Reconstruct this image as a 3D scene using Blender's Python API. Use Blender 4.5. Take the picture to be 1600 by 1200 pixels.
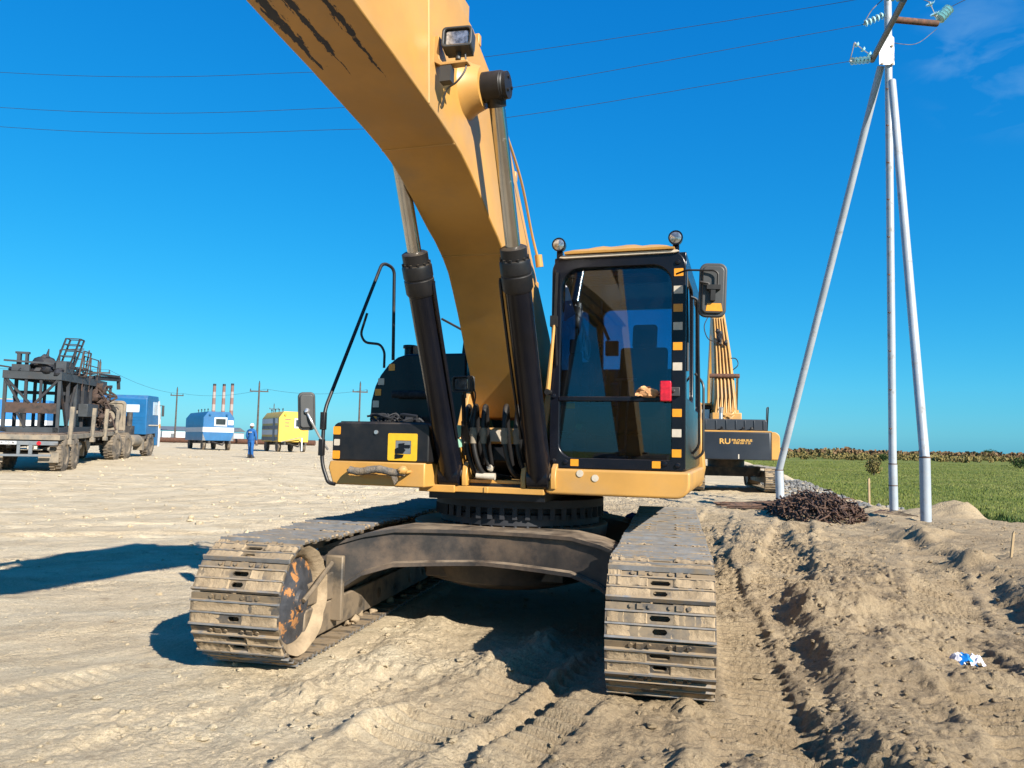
import bpy, bmesh, math, random
import numpy as np
from mathutils import Vector, Matrix, Euler
R = math.radians
rnd = random.Random(7)
sc = bpy.context.scene
for o in list(bpy.data.objects): bpy.data.objects.remove(o, do_unlink=True)
COL = sc.collection

# ------------------------------------------------------------------ camera
CAM_H = 1.6
cd = bpy.data.cameras.new("camera"); cam = bpy.data.objects.new("camera", cd); COL.objects.link(cam)
cd.sensor_width = 36.0; cd.lens = 27.0; cd.clip_start = 0.05; cd.clip_end = 6000
pitch = math.atan(94 / 1200.0)
cam.matrix_world = Matrix.Translation((0, 0, CAM_H)) @ Matrix.Rotation(R(90) + pitch, 4, 'X') @ Matrix.Rotation(R(1.2), 4, 'Z')
sc.camera = cam

# ------------------------------------------------------------------ sky, sun, exposure
SUN_EL = R(30.3); SUN_DIR = Vector((0.61, -0.792, 0)).normalized()
S = Vector((SUN_DIR.x * math.cos(SUN_EL), SUN_DIR.y * math.cos(SUN_EL), math.sin(SUN_EL)))
W = bpy.data.worlds.new("World"); sc.world = W; W.use_nodes = True
nt = W.node_tree; nt.nodes.clear()
out = nt.nodes.new("ShaderNodeOutputWorld"); bg = nt.nodes.new("ShaderNodeBackground")
sky = nt.nodes.new("ShaderNodeTexSky"); sky.sky_type = 'NISHITA'; sky.sun_disc = False
sky.sun_elevation = SUN_EL; sky.sun_rotation = math.atan2(S.x, S.y)
sky.air_density = 1.0; sky.dust_density = 0.4; sky.ozone_density = 2.4; sky.altitude = 0
hs = nt.nodes.new("ShaderNodeHueSaturation"); hs.inputs['Saturation'].default_value = 1.3; hs.inputs['Hue'].default_value = 0.492
nt.links.new(sky.outputs[0], hs.inputs['Color'])
# the deep, saturated blue of this sky: one grade over the whole dome
sp = nt.nodes.new("ShaderNodeSeparateColor"); cb_ = nt.nodes.new("ShaderNodeCombineColor"); nt.links.new(hs.outputs[0], sp.inputs[0])
for i, (k, p) in enumerate(((.21, 1.3), (.665, .72), (.975, .46))):
    a = nt.nodes.new("ShaderNodeMath"); a.operation = 'POWER'; a.inputs[1].default_value = p
    b = nt.nodes.new("ShaderNodeMath"); b.operation = 'MULTIPLY'; b.inputs[1].default_value = k / .1537 * .1537 ** p
    nt.links.new(sp.outputs[i], a.inputs[0]); nt.links.new(a.outputs[0], b.inputs[0]); nt.links.new(b.outputs[0], cb_.inputs[i])
# thin cirrus wisp high on the right
tc = nt.nodes.new("ShaderNodeTexCoord"); mp = nt.nodes.new("ShaderNodeMapping")
mp.inputs['Scale'].default_value = (5, 9, 14); mp.inputs['Rotation'].default_value = (0.3, 0.5, 0.2)
no = nt.nodes.new("ShaderNodeTexNoise"); no.inputs['Scale'].default_value = 1.6; no.inputs['Detail'].default_value = 8; no.inputs['Distortion'].default_value = 1.2
rp = nt.nodes.new("ShaderNodeValToRGB"); rp.color_ramp.elements[0].position = .46; rp.color_ramp.elements[1].position = .85
nt.links.new(tc.outputs['Generated'], mp.inputs[0]); nt.links.new(mp.outputs[0], no.inputs[0]); nt.links.new(no.outputs[0], rp.inputs[0])
dt = nt.nodes.new("ShaderNodeVectorMath"); dt.operation = 'DOT_PRODUCT'
dt.inputs[1].default_value = Vector((0.505, 0.75, 0.425)).normalized()
nt.links.new(tc.outputs['Generated'], dt.inputs[0])
mr = nt.nodes.new("ShaderNodeMapRange"); mr.interpolation_type = 'SMOOTHSTEP'
mr.inputs[1].default_value = .9935; mr.inputs[2].default_value = .9994; mr.inputs[4].default_value = .30
nt.links.new(dt.outputs['Value'], mr.inputs[0])
mu = nt.nodes.new("ShaderNodeMath"); mu.operation = 'MULTIPLY'
nt.links.new(rp.outputs[0], mu.inputs[0]); nt.links.new(mr.outputs[0], mu.inputs[1])
mx = nt.nodes.new("ShaderNodeMix"); mx.data_type = 'RGBA'
mx.inputs[7].default_value = (3.2, 5.2, 6.5, 1)
nt.links.new(mu.outputs[0], mx.inputs[0]); nt.links.new(cb_.outputs[0], mx.inputs[6])
nt.links.new(mx.outputs[2], bg.inputs[0]); bg.inputs[1].default_value = 0.06
nt.links.new(bg.outputs[0], out.inputs[0])
sl = bpy.data.lights.new("sun", 'SUN'); sun = bpy.data.objects.new("sun", sl); COL.objects.link(sun)
sl.energy = 4.6; sl.angle = R(0.5); sl.color = (1.0, 0.93, 0.82)
sun.rotation_euler = (-S).to_track_quat('-Z', 'Y').to_euler(); sun.location = (20, -20, 30)
sc.view_settings.view_transform = 'Standard'; sc.view_settings.look = 'None'
sc.view_settings.exposure = 1.3; sc.view_settings.gamma = 1.0
sc.view_settings.use_curve_mapping = False
sc.render.engine = 'CYCLES'
sc.cycles.transparent_max_bounces = 16; sc.cycles.max_bounces = 8

# ------------------------------------------------------------------ materials
def _n(t, kind, **kw):
    n = t.nodes.new(kind)
    for k, v in kw.items(): setattr(n, k, v)
    return n
def pmat(name, col, rough=.5, metal=0., var=.15, vs=5., dirt=None, da=.0, ds=3., dust=0., dustcol=(.225, .172, .115), bump=0., bs=40.,
         coat=0., rnd_off=False, spec=.5, stretch=(1, 1, 1), chips=None, ca=.0, cs=14., wave=0):
    m = bpy.data.materials.new(name); m.use_nodes = True; t = m.node_tree; b = t.nodes['Principled BSDF']
    L = t.links.new
    b.inputs['Roughness'].default_value = rough; b.inputs['Metallic'].default_value = metal
    b.inputs['Specular IOR Level'].default_value = spec
    if coat: b.inputs['Coat Weight'].default_value = coat; b.inputs['Coat Roughness'].default_value = .08
    c = _n(t, 'ShaderNodeTexCoord'); mp = _n(t, 'ShaderNodeMapping'); mp.inputs['Scale'].default_value = stretch
    L(c.outputs['Object'], mp.inputs['Vector'])
    vec = mp.outputs[0]
    if rnd_off:
        oi = _n(t, 'ShaderNodeObjectInfo'); ml = _n(t, 'ShaderNodeMath', operation='MULTIPLY'); ml.inputs[1].default_value = 57.
        L(oi.outputs['Random'], ml.inputs[0]); ad = _n(t, 'ShaderNodeVectorMath', operation='ADD')
        L(vec, ad.inputs[0]); L(ml.outputs[0], ad.inputs[1]); vec = ad.outputs[0]
    def noise(scale, detail=6, rough_=.6):
        q = _n(t, 'ShaderNodeTexNoise'); q.inputs['Scale'].default_value = scale; q.inputs['Detail'].default_value = detail; q.inputs['Roughness'].default_value = rough_
        L(vec, q.inputs['Vector']); return q.outputs[0]
    def ramp(src, a, bb):
        q = _n(t, 'ShaderNodeMapRange', interpolation_type='SMOOTHSTEP'); q.inputs[1].default_value = a; q.inputs[2].default_value = bb
        L(src, q.inputs[0]); return q.outputs[0]
    def mix(fac, a, bb):
        q = _n(t, 'ShaderNodeMix', data_type='RGBA')
        if isinstance(fac, float): q.inputs[0].default_value = fac
        else: L(fac, q.inputs[0])
        for i, s in ((6, a), (7, bb)):
            if isinstance(s, tuple): q.inputs[i].default_value = (*s[:3], 1)
            else: L(s, q.inputs[i])
        return q.outputs[2]
    lo = tuple(max(0, x * (1 - var)) for x in col); hi = tuple(min(1, x * (1 + var)) for x in col)
    cc = mix(ramp(noise(vs), .3, .7), lo, hi)
    rr = None
    if chips:
        f = ramp(noise(cs, 8, .7), .5 + (.5 - ca) * .5, .53 + (.5 - ca) * .5); cc = mix(f, cc, chips)
    if dirt:
        f = ramp(noise(ds, 9, .65), .5 + (.5 - da) * .7 - .12, .5 + (.5 - da) * .7 + .14); cc = mix(f, cc, dirt); rr = f
    if dust:
        g = _n(t, 'ShaderNodeNewGeometry'); sx = _n(t, 'ShaderNodeSeparateXYZ'); L(g.outputs['Normal'], sx.inputs[0])
        u = ramp(sx.outputs[2], .1, .95); nn = ramp(noise(ds * 2.3, 8, .65), .25, .7)
        m1 = _n(t, 'ShaderNodeMath', operation='MULTIPLY'); L(u, m1.inputs[0]); L(nn, m1.inputs[1])
        m2 = _n(t, 'ShaderNodeMath', operation='MULTIPLY'); L(m1.outputs[0], m2.inputs[0]); m2.inputs[1].default_value = dust
        # thin dust film everywhere
        m3 = _n(t, 'ShaderNodeMath', operation='MULTIPLY_ADD'); L(nn, m3.inputs[0]); m3.inputs[1].default_value = dust * .12; L(m2.outputs[0], m3.inputs[2])
        cc = mix(m3.outputs[0], cc, dustcol)
        ra = _n(t, 'ShaderNodeMapRange'); L(m3.outputs[0], ra.inputs[0]); ra.inputs[3].default_value = rough; ra.inputs[4].default_value = .95
        L(ra.outputs[0], b.inputs['Roughness'])
    elif rr is not None:
        ra = _n(t, 'ShaderNodeMapRange'); L(rr, ra.inputs[0]); ra.inputs[3].default_value = rough; ra.inputs[4].default_value = .9
        L(ra.outputs[0], b.inputs['Roughness'])
        if metal:
            rm = _n(t, 'ShaderNodeMapRange'); L(rr, rm.inputs[0]); rm.inputs[3].default_value = metal; rm.inputs[4].default_value = 0
            L(rm.outputs[0], b.inputs['Metallic'])
    L(cc, b.inputs['Base Color'])
    if bump:
        bp = _n(t, 'ShaderNodeBump'); bp.inputs['Strength'].default_value = min(1, bump); bp.inputs['Distance'].default_value = .012 * bump
        L(noise(bs, 8, .65), bp.inputs['Height']); L(bp.outputs[0], b.inputs['Normal'])
    return m
def glassmat(name, tint, gl=1.0, rough=.015):
    m = bpy.data.materials.new(name); m.use_nodes = True; t = m.node_tree; t.nodes.clear(); L = t.links.new
    o = _n(t, 'ShaderNodeOutputMaterial'); tr = _n(t, 'ShaderNodeBsdfTransparent'); tr.inputs[0].default_value = (*tint, 1)
    g = _n(t, 'ShaderNodeBsdfGlossy'); g.inputs['Roughness'].default_value = rough
    f = _n(t, 'ShaderNodeFresnel'); f.inputs[0].default_value = 1.5
    a = _n(t, 'ShaderNodeMath', operation='MULTIPLY'); a.inputs[1].default_value = gl; L(f.outputs[0], a.inputs[0])
    d = _n(t, 'ShaderNodeBsdfDiffuse'); d.inputs[0].default_value = (.2, .17, .13, 1)
    no = _n(t, 'ShaderNodeTexNoise'); no.inputs['Scale'].default_value = 3.5; no.inputs['Detail'].default_value = 8
    c = _n(t, 'ShaderNodeTexCoord'); L(c.outputs['Object'], no.inputs[0])
    mr = _n(t, 'ShaderNodeMapRange'); L(no.outputs[0], mr.inputs[0]); mr.inputs[1].default_value = .4; mr.inputs[2].default_value = .8; mr.inputs[4].default_value = .02
    m0 = _n(t, 'ShaderNodeMixShader'); L(mr.outputs[0], m0.inputs[0]); L(tr.outputs[0], m0.inputs[1]); L(d.outputs[0], m0.inputs[2])
    mx = _n(t, 'ShaderNodeMixShader'); L(a.outputs[0], mx.inputs[0]); L(m0.outputs[0], mx.inputs[1]); L(g.outputs[0], mx.inputs[2])
    L(mx.outputs[0], o.inputs[0]); return m

SAND = (.40, .31, .205)
M = {}
M['yellow'] = pmat('machine_yellow', (.435, .226, .050), .42, var=.14, vs=1.3, dirt=(.33, .20, .085), da=.42, ds=.9, dust=.4, dustcol=(.26, .20, .135), bump=.06, bs=3, chips=(.10, .06, .035), ca=.06, cs=24)
M['yellow_boom'] = None
M['black'] = pmat('black_paint', (.0035, .0045, .0085), .24, var=.25, vs=3, dust=.10, ds=2.2, spec=.28, chips=(.07, .065, .06), ca=.015, cs=18)
M['black_dusty'] = pmat('dusty_black_paint', (.0045, .0055, .008), .40, var=.3, vs=3, dirt=(.032, .027, .023), da=.26, ds=3.5, dust=.28, spec=.35)
M['rubber'] = pmat('black_rubber', (.007, .007, .008), .5, var=.3, vs=12, dust=.18, ds=6, spec=.35)
M['plastic'] = pmat('grey_black_plastic', (.026, .028, .030), .5, var=.15, vs=8, dust=.2, ds=5)
M['chrome'] = pmat('chromed_rod', (.46, .445, .42), .2, metal=1., var=.12, vs=3, dirt=(.2, .15, .1), da=.14, ds=7)
M['steel'] = pmat('worn_steel', (.06, .063, .068), .45, metal=.5, var=.3, vs=9, dirt=(.21, .158, .102), da=.55, ds=8, rnd_off=True, dust=1.6, dustcol=(.26, .195, .125), bump=.2, bs=30)
M['grouser'] = pmat('polished_grouser', (.15, .158, .17), .45, metal=.25, var=.25, vs=9, dirt=(.21, .158, .10), da=.36, ds=6, rnd_off=True, dust=1.8, dustcol=(.26, .195, .125))
M['steel_in'] = pmat('muddy_steel', (.04, .038, .036), .6, metal=.3, var=.3, vs=7, dirt=(.19, .145, .098), da=.58, ds=4, dust=.6, dustcol=(.24, .18, .12), bump=.5, bs=22)
M['mud'] = pmat('caked_sand', (.275, .208, .135), .95, var=.2, vs=6, dirt=(.19, .142, .092), da=.36, ds=7, bump=.9, bs=34, rnd_off=True, spec=.1)
M['carbody'] = pmat('carbody_steel', (.010, .0105, .013), .5, metal=.1, var=.3, vs=4, dirt=(.085, .058, .039), da=.46, ds=2.0, dust=.9, dustcol=(.22, .165, .112), bump=.3, bs=16)
M['rust_disc'] = pmat('chipped_idler', (.028, .030, .036), .6, var=.35, vs=9, dirt=(.17, .122, .08), da=.34, ds=5, chips=(.42, .155, .02), ca=.40, cs=5, bump=.8, bs=18)
M['orange'] = pmat('reflective_orange', (.58, .235, .012), .35, var=.06, vs=30, dust=.2, ds=12)
M['whitetape'] = pmat('reflective_white', (.44, .385, .31), .35, var=.08, vs=30, dust=.2, ds=12)
M['sticker'] = pmat('yellow_sticker', (.60, .345, .015), .4, var=.06, vs=20, dirt=(.13, .1, .07), da=.2, ds=14)
M['cloth'] = pmat('grey_fleece', (.13, .122, .115), .98, var=.35, vs=40, dirt=(.2, .155, .11), da=.45, ds=9, bump=1., bs=70, spec=.05)
M['clothdark'] = pmat('dark_fleece', (.03, .031, .035), .98, var=.35, vs=40, bump=1., bs=70, spec=.05)
M['glass'] = glassmat('tinted_cab_glass', (.36, .58, .74), 1.7)
M['glass_side'] = glassmat('side_glass', (.55, .70, .75), 1.2)
M['lens'] = pmat('lamp_lens', (.30, .305, .31), .15, metal=.75, var=.6, vs=34, coat=.6)
M['red'] = pmat('red_lens', (.42, .005, .015), .22, var=.25, vs=40, coat=.5)
M['paper'] = pmat('white_paper', (.55, .54, .60), .8, var=.03)
M['rag'] = pmat('orange_rag', (.45, .23, .1), .95, var=.2, vs=30, bump=.6, bs=40)
M['interior'] = pmat('cab_interior', (.012, .013, .016), .6, var=.3, vs=5, dust=.2, ds=4)
M['interior_grey'] = pmat('console_grey', (.05, .05, .052), .5, var=.2, vs=9, dust=.2, ds=6)
M['seat'] = pmat('seat_fabric', (.012, .0125, .015), .9, var=.3, vs=30, bump=.3, bs=120)
M['white'] = pmat('white_paint', (.55, .55, .55), .5, var=.05, vs=3, dirt=(.36, .32, .26), da=.22, ds=2)
M['pole'] = pmat('galvanised_white_pipe', (.31, .345, .385), .42, var=.12, vs=2, dirt=(.2, .185, .17), da=.34, ds=4, metal=.1, chips=(.10, .045, .025), ca=.05, cs=9)
M['rust'] = pmat('rust', (.105, .042, .022), .85, var=.4, vs=6, dirt=(.05, .03, .02), da=.45, ds=5, bump=.3)
M['rods'] = pmat('rusty_rods', (.095, .048, .028), .8, var=.6, vs=7, dirt=(.02, .014, .012), da=.45, ds=14)
M['wood'] = pmat('weathered_wood', (.15, .105, .07), .85, var=.3, vs=4, stretch=(1, 1, .15), dirt=(.085, .065, .048), da=.35, ds=6, bump=.3)
M['polewood'] = pmat('pole_timber', (.06, .047, .04), .9, var=.3, vs=3)
M['stakewood'] = pmat('fresh_stake_wood', (.28, .2, .11), .85, var=.2, vs=12, stretch=(1, 1, .2))
M['blue'] = pmat('blue_paint', (.004, .088, .225), .4, var=.12, vs=2, dust=.2, ds=2)
M['blue_bright'] = pmat('bright_blue_paint', (.006, .13, .36), .45, var=.1, vs=2, dust=.15, ds=2)
M['wag_yellow'] = pmat('wagon_yellow', (.52, .325, .035), .5, var=.08, vs=2, dust=.2, ds=2)
M['wag_white'] = pmat('wagon_white', (.48, .49, .50), .55, var=.06, vs=2, dirt=(.3, .28, .25), da=.2, ds=2)
M['greypaint'] = pmat('grey_steel_paint', (.12, .135, .15), .55, var=.2, vs=3, dirt=(.1, .082, .064), da=.35, ds=3)
M['tyre'] = pmat('dusty_tyre', (.03, .029, .028), .85, var=.3, vs=4, dirt=(.165, .13, .092), da=.54, ds=3, dust=.5, dustcol=(.2, .155, .11))
M['rim'] = pmat('dusty_rim', (.1, .094, .088), .7, var=.2, vs=4, dirt=(.185, .15, .107), da=.55, ds=4)
M['trailer'] = pmat('dusty_trailer_steel', (.10, .092, .078), .7, var=.25, vs=3, dirt=(.21, .17, .122), da=.55, ds=2.2, dust=.6, dustcol=(.24, .19, .14))
M['chassis'] = pmat('dark_chassis', (.016, .016, .018), .7, var=.3, vs=4, dirt=(.11, .086, .062), da=.38, ds=3, dust=.4)
M['burnt'] = pmat('burnt_steel', (.011, .012, .016), .7, var=.4, vs=3, dirt=(.05, .028, .018), da=.30, ds=2.2, bump=.3, bs=12)
M['burnt_grey'] = pmat('scorched_beam', (.022, .027, .033), .65, var=.3, vs=2, dirt=(.04, .026, .018), da=.28, ds=2.5)
M['burnt_rust'] = pmat('scorched_rust', (.06, .034, .024), .8, var=.4, vs=3, dirt=(.017, .014, .013), da=.46, ds=3)
M['darkglass'] = pmat('dark_window', (.02, .025, .03), .08, var=.2, coat=.5)
M['paleglass'] = pmat('pale_window', (.42, .47, .52), .1, var=.1, coat=.5)
M['ins'] = pmat('insulator_glass', (.34, .60, .64), .08, var=.15, vs=20, coat=1.)
M['alu'] = pmat('aluminium', (.55, .55, .55), .35, metal=.8, var=.1)
M['jacket'] = pmat('blue_workwear', (.003, .07, .24), .85, var=.2, vs=9, bump=.3, bs=24)
M['skin'] = pmat('skin', (.3, .165, .11), .6, var=.08)
M['boot'] = pmat('boots', (.02, .018, .016), .7, var=.2)
M['brick_red'] = pmat('chimney_red', (.17, .092, .078), .8, var=.15, vs=.3)
M['brick_white'] = pmat('chimney_white', (.25, .215, .205), .8, var=.1, vs=.3)
M['wrapper_and_sheen'] = pmat('blue_wrapper_and_sky_sheen', (.008, .14, .45), .3, var=.2, vs=6, bump=.6, bs=9)  # wrapper plastic, also the painted sky reflection behind the swing bearing
M['cw_grey'] = pmat('counterweight_grey', (.014, .019, .028), .42, var=.15, vs=1.2, dirt=(.13, .058, .026), da=.13, ds=1.2, dust=.15)
M['logo'] = pmat('logo_yellow', (.46, .25, .05), .6, var=.1)
M['green_tag'] = pmat('green_hose_tag', (.30, .55, .40), .5, var=.1)

# ------------------------------------------------------------------ mesh builder
class MB:
    def __init__(s): s.v = []; s.f = []; s.m = []; s.mi = 0; s.T = None
    def add(s, vs, fs):
        b = len(s.v)
        if s.T is not None: vs = [s.T @ Vector(p) for p in vs]
        s.v += [tuple(p) for p in vs]
        for q in fs: s.f.append(tuple(i + b for i in q)); s.m.append(s.mi)
        return s
    def box(s, x0, x1, y0, y1, z0, z1):
        return s.add([(x, y, z) for z in (z0, z1) for y in (y0, y1) for x in (x0, x1)],
                     [(0, 2, 3, 1), (4, 5, 7, 6), (0, 1, 5, 4), (2, 6, 7, 3), (0, 4, 6, 2), (1, 3, 7, 5)])
    def beam(s, p0, p1, w, h=None, up=(0, 0, 1)):
        h = h or w; p0 = Vector(p0); p1 = Vector(p1); d = (p1 - p0).normalized(); u = Vector(up)
        if abs(d.dot(u)) > .97: u = Vector((1, 0, 0))
        a = d.cross(u).normalized() * (w / 2); b = a.cross(d).normalized() * (h / 2)
        vs = [p + sa * a + sb * b for p in (p0, p1) for sb in (-1, 1) for sa in (-1, 1)]
        return s.add(vs, [(0, 2, 3, 1), (4, 5, 7, 6), (0, 1, 5, 4), (2, 6, 7, 3), (0, 4, 6, 2), (1, 3, 7, 5)])
    def lathe(s, prof, o, ax, n=20, close=True):
        o = Vector(o); ax = Vector(ax).normalized(); u = Vector((0, 0, 1)) if abs(ax.z) < .9 else Vector((1, 0, 0))
        a = ax.cross(u).normalized(); b = ax.cross(a)
        vs = []; fs = []
        for r, h in prof:
            for k in range(n):
                t = 2 * math.pi * k / n; vs.append(o + ax * h + (a * math.cos(t) + b * math.sin(t)) * r)
        for i in range(len(prof) - 1):
            for k in range(n): fs.append((i * n + k, i * n + (k + 1) % n, (i + 1) * n + (k + 1) % n, (i + 1) * n + k))
        if close: fs.append(tuple(reversed(range(n)))); fs.append(tuple(range((len(prof) - 1) * n, len(prof) * n)))
        return s.add(vs, fs)
    def cyl(s, p0, p1, r0, r1=None, n=16):
        p0 = Vector(p0); p1 = Vector(p1); r1 = r0 if r1 is None else r1; d = p1 - p0
        return s.lathe([(r0, 0), (r1, d.length)], p0, d, n)
    def tube(s, pts, r, n=8, cap=True):
        pts = [Vector(p) for p in pts]; rs = r if isinstance(r, (list, tuple)) else [r] * len(pts)
        vs = []; fs = []; pa = None
        for i, p in enumerate(pts):
            d = (pts[min(i + 1, len(pts) - 1)] - pts[max(i - 1, 0)]).normalized()
            if pa is None:
                u = Vector((0, 0, 1)) if abs(d.z) < .9 else Vector((1, 0, 0)); a = d.cross(u).normalized()
            else:
                a = (pa - d * pa.dot(d)).normalized()
            pa = a; b = d.cross(a)
            for k in range(n):
                t = 2 * math.pi * k / n; vs.append(p + (a * math.cos(t) + b * math.sin(t)) * rs[i])
        for i in range(len(pts) - 1):
            for k in range(n): fs.append((i * n + k, i * n + (k + 1) % n, (i + 1) * n + (k + 1) % n, (i + 1) * n + k))
        if cap: fs.append(tuple(reversed(range(n)))); fs.append(tuple(range((len(pts) - 1) * n, len(pts) * n)))
        return s.add(vs, fs)
    def _ax(s, ax, q, a):
        return {'x': (a, q[0], q[1]), 'y': (q[0], a, q[1]), 'z': (q[0], q[1], a)}[ax]
    def prism(s, poly, ax, a, b):
        n = len(poly); vs = [s._ax(ax, q, a) for q in poly] + [s._ax(ax, q, b) for q in poly]
        fs = [tuple(range(n)), tuple(reversed(range(n, 2 * n)))] + [(i, i + n, (i + 1) % n + n, (i + 1) % n) for i in range(n)]
        return s.add(vs, fs)
    def strip(s, A, B, ax, a, b):           # closed solid between two polylines of equal length
        n = len(A); vs = [s._ax(ax, q, t) for t in (a, b) for q in (list(A) + list(B))]; fs = []
        for i in range(n - 1):
            fs += [(i, i + 1, n + i + 1, n + i), (2 * n + i, 3 * n + i, 3 * n + i + 1, 2 * n + i + 1),
                   (i, 2 * n + i, 2 * n + i + 1, i + 1), (n + i, n + i + 1, 3 * n + i + 1, 3 * n + i)]
        fs += [(0, n, 3 * n, 2 * n), (n - 1, 3 * n - 1, 4 * n - 1, 2 * n - 1)]
        return s.add(vs, fs)
    def ring(s, outer, inner, ax, a, b):
        o = list(outer) + [outer[0]]; i = list(inner) + [inner[0]]
        n = len(o) - 1; vs = [s._ax(ax, q, t) for t in (a, b) for q in (list(outer) + list(inner))]; fs = []
        for k in range(n):
            j = (k + 1) % n
            fs += [(k, j, n + j, n + k), (2 * n + k, 3 * n + k, 3 * n + j, 2 * n + j), (k, 2 * n + k, 2 * n + j, j), (n + k, n + j, 3 * n + j, 3 * n + k)]
        return s.add(vs, fs)
    def lump(s, c, r, rg, n=6, m=4, sq=(1, 1, 1), jit=.35):
        c = Vector(c); vs = [c + Vector((0, 0, -r * sq[2]))]; fs = []
        for i in range(1, m):
            ph = math.pi * i / m - math.pi / 2
            for k in range(n):
                t = 2 * math.pi * (k + .5 * (i % 2)) / n; q = r * (1 + rg.uniform(-jit, jit))
                vs.append(c + Vector((math.cos(t) * math.cos(ph) * q * sq[0], math.sin(t) * math.cos(ph) * q * sq[1], math.sin(ph) * q * sq[2])))
        vs.append(c + Vector((0, 0, r * sq[2] * (1 + rg.uniform(-jit, jit))))); e = len(vs) - 1
        for k in range(n): fs.append((0, 1 + (k + 1) % n, 1 + k)); fs.append((e, e - n + k, e - n + (k + 1) % n))
        for i in range(m - 2):
            for k in range(n): fs.append((1 + i * n + k, 1 + i * n + (k + 1) % n, 1 + (i + 1) * n + (k + 1) % n, 1 + (i + 1) * n + k))
        return s.add(vs, fs)
    def mesh(s, name, mats, ang=38, recalc=True):
        me = bpy.data.meshes.new(name); me.from_pydata(s.v, [], s.f)
        mats = mats if isinstance(mats, (list, tuple)) else [mats]
        for q in mats: me.materials.append(M[q] if isinstance(q, str) else q)
        if len(mats) > 1: me.polygons.foreach_set('material_index', s.m)
        if recalc:
            bm = bmesh.new(); bm.from_mesh(me); bmesh.ops.recalc_face_normals(bm, faces=bm.faces); bm.to_mesh(me); bm.free()
        if ang:
            me.polygons.foreach_set('use_smooth', [True] * len(me.polygons)); me.set_sharp_from_angle(angle=R(ang))
        me.update(); return me
    def build(s, name, mats, parent=None, loc=None, rot=None, ang=38, bevel=0., seg=2, recalc=True):
        o = bpy.data.objects.new(name, s.mesh(name, mats, ang, recalc)); COL.objects.link(o)
        if parent: o.parent = parent
        if loc: o.location = loc
        if rot: o.rotation_euler = rot
        if bevel:
            b = o.modifiers.new('bevel', 'BEVEL'); b.width = bevel; b.segments = seg; b.limit_method = 'ANGLE'; b.angle_limit = R(40); b.harden_normals = False
        return o
def link_mesh(name, me, parent=None, mat=None):
    o = bpy.data.objects.new(name, me); COL.objects.link(o)
    if parent: o.parent = parent
    if mat is not None: o.matrix_local = mat
    return o
def tag(o, label=None, cat=None, group=None, kind=None):
    if label: o['label'] = label
    if cat: o['category'] = cat
    if group: o['group'] = group
    if kind: o['kind'] = kind
    return o
def empty(name, loc, rz=0., label=None, cat=None, group=None):
    o = bpy.data.objects.new(name, None); COL.objects.link(o); o.location = loc; o.rotation_euler = (0, 0, rz); o.empty_display_size = .2
    return tag(o, label, cat, group)
def copy_tree(o, parent=None):
    c = o.copy(); COL.objects.link(c); c.parent = parent
    for ch in list(o.children): copy_tree(ch, c)
    return c
def arc(cx, cy, r, a0, a1, n):
    return [(cx + r * math.cos(R(a0 + (a1 - a0) * i / n)), cy + r * math.sin(R(a0 + (a1 - a0) * i / n))) for i in range(n + 1)]
def rrect(x0, x1, y0, y1, r, n=4):
    rr = r if isinstance(r, (list, tuple)) else [r] * 4     # corners: x0y0, x1y0, x1y1, x0y1
    return (arc(x0 + rr[0], y0 + rr[0], rr[0], 180, 270, n) + arc(x1 - rr[1], y0 + rr[1], rr[1], 270, 360, n)
            + arc(x1 - rr[2], y1 - rr[2], rr[2], 0, 90, n) + arc(x0 + rr[3], y1 - rr[3], rr[3], 90, 180, n))
def spline(pts, n=8):
    P = [Vector(p) for p in pts]; P = [2 * P[0] - P[1]] + P + [2 * P[-1] - P[-2]]; o = []
    for i in range(1, len(P) - 2):
        for k in range(n):
            t = k / n; a, b, c, d = P[i - 1], P[i], P[i + 1], P[i + 2]
            o.append(.5 * ((2 * b) + (c - a) * t + (2 * a - 5 * b + 4 * c - d) * t * t + (3 * b - a - 3 * c + d) * t ** 3))
    o.append(P[-2]); return o
def fillet(pts, r, n=5):
    P = [Vector(p) for p in pts]; o = [P[0]]
    for i in range(1, len(P) - 1):
        a = (P[i - 1] - P[i]); b = (P[i + 1] - P[i]); q = min(r, a.length * .45, b.length * .45)
        s0 = P[i] + a.normalized() * q; s1 = P[i] + b.normalized() * q
        for k in range(n + 1):
            t = k / n; o.append(s0 * (1 - t) ** 2 + P[i] * 2 * t * (1 - t) + s1 * t * t)
    o.append(P[-1]); return o
def text_mesh(txt, size, ext=.002, align='CENTER', bold=0.):
    c = bpy.data.curves.new('lettering', 'FONT'); c.body = txt; c.size = size; c.extrude = ext; c.align_x = align; c.align_y = 'CENTER'; c.offset = bold
    o = bpy.data.objects.new('lettering', c); COL.objects.link(o); bpy.context.view_layer.update()
    me = bpy.data.meshes.new_from_object(o.evaluated_get(bpy.context.evaluated_depsgraph_get()))
    bpy.data.objects.remove(o, do_unlink=True); return me
def lettering(name, txt, size, mat, parent, mtx, bold=0., align='CENTER', sx=1.):
    me = text_mesh(txt, size, .002, align, bold); me.materials.clear(); me.materials.append(M[mat])
    o = link_mesh(name, me, parent); o.matrix_local = mtx @ Matrix.Diagonal((sx, 1, 1, 1)); return o
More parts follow.
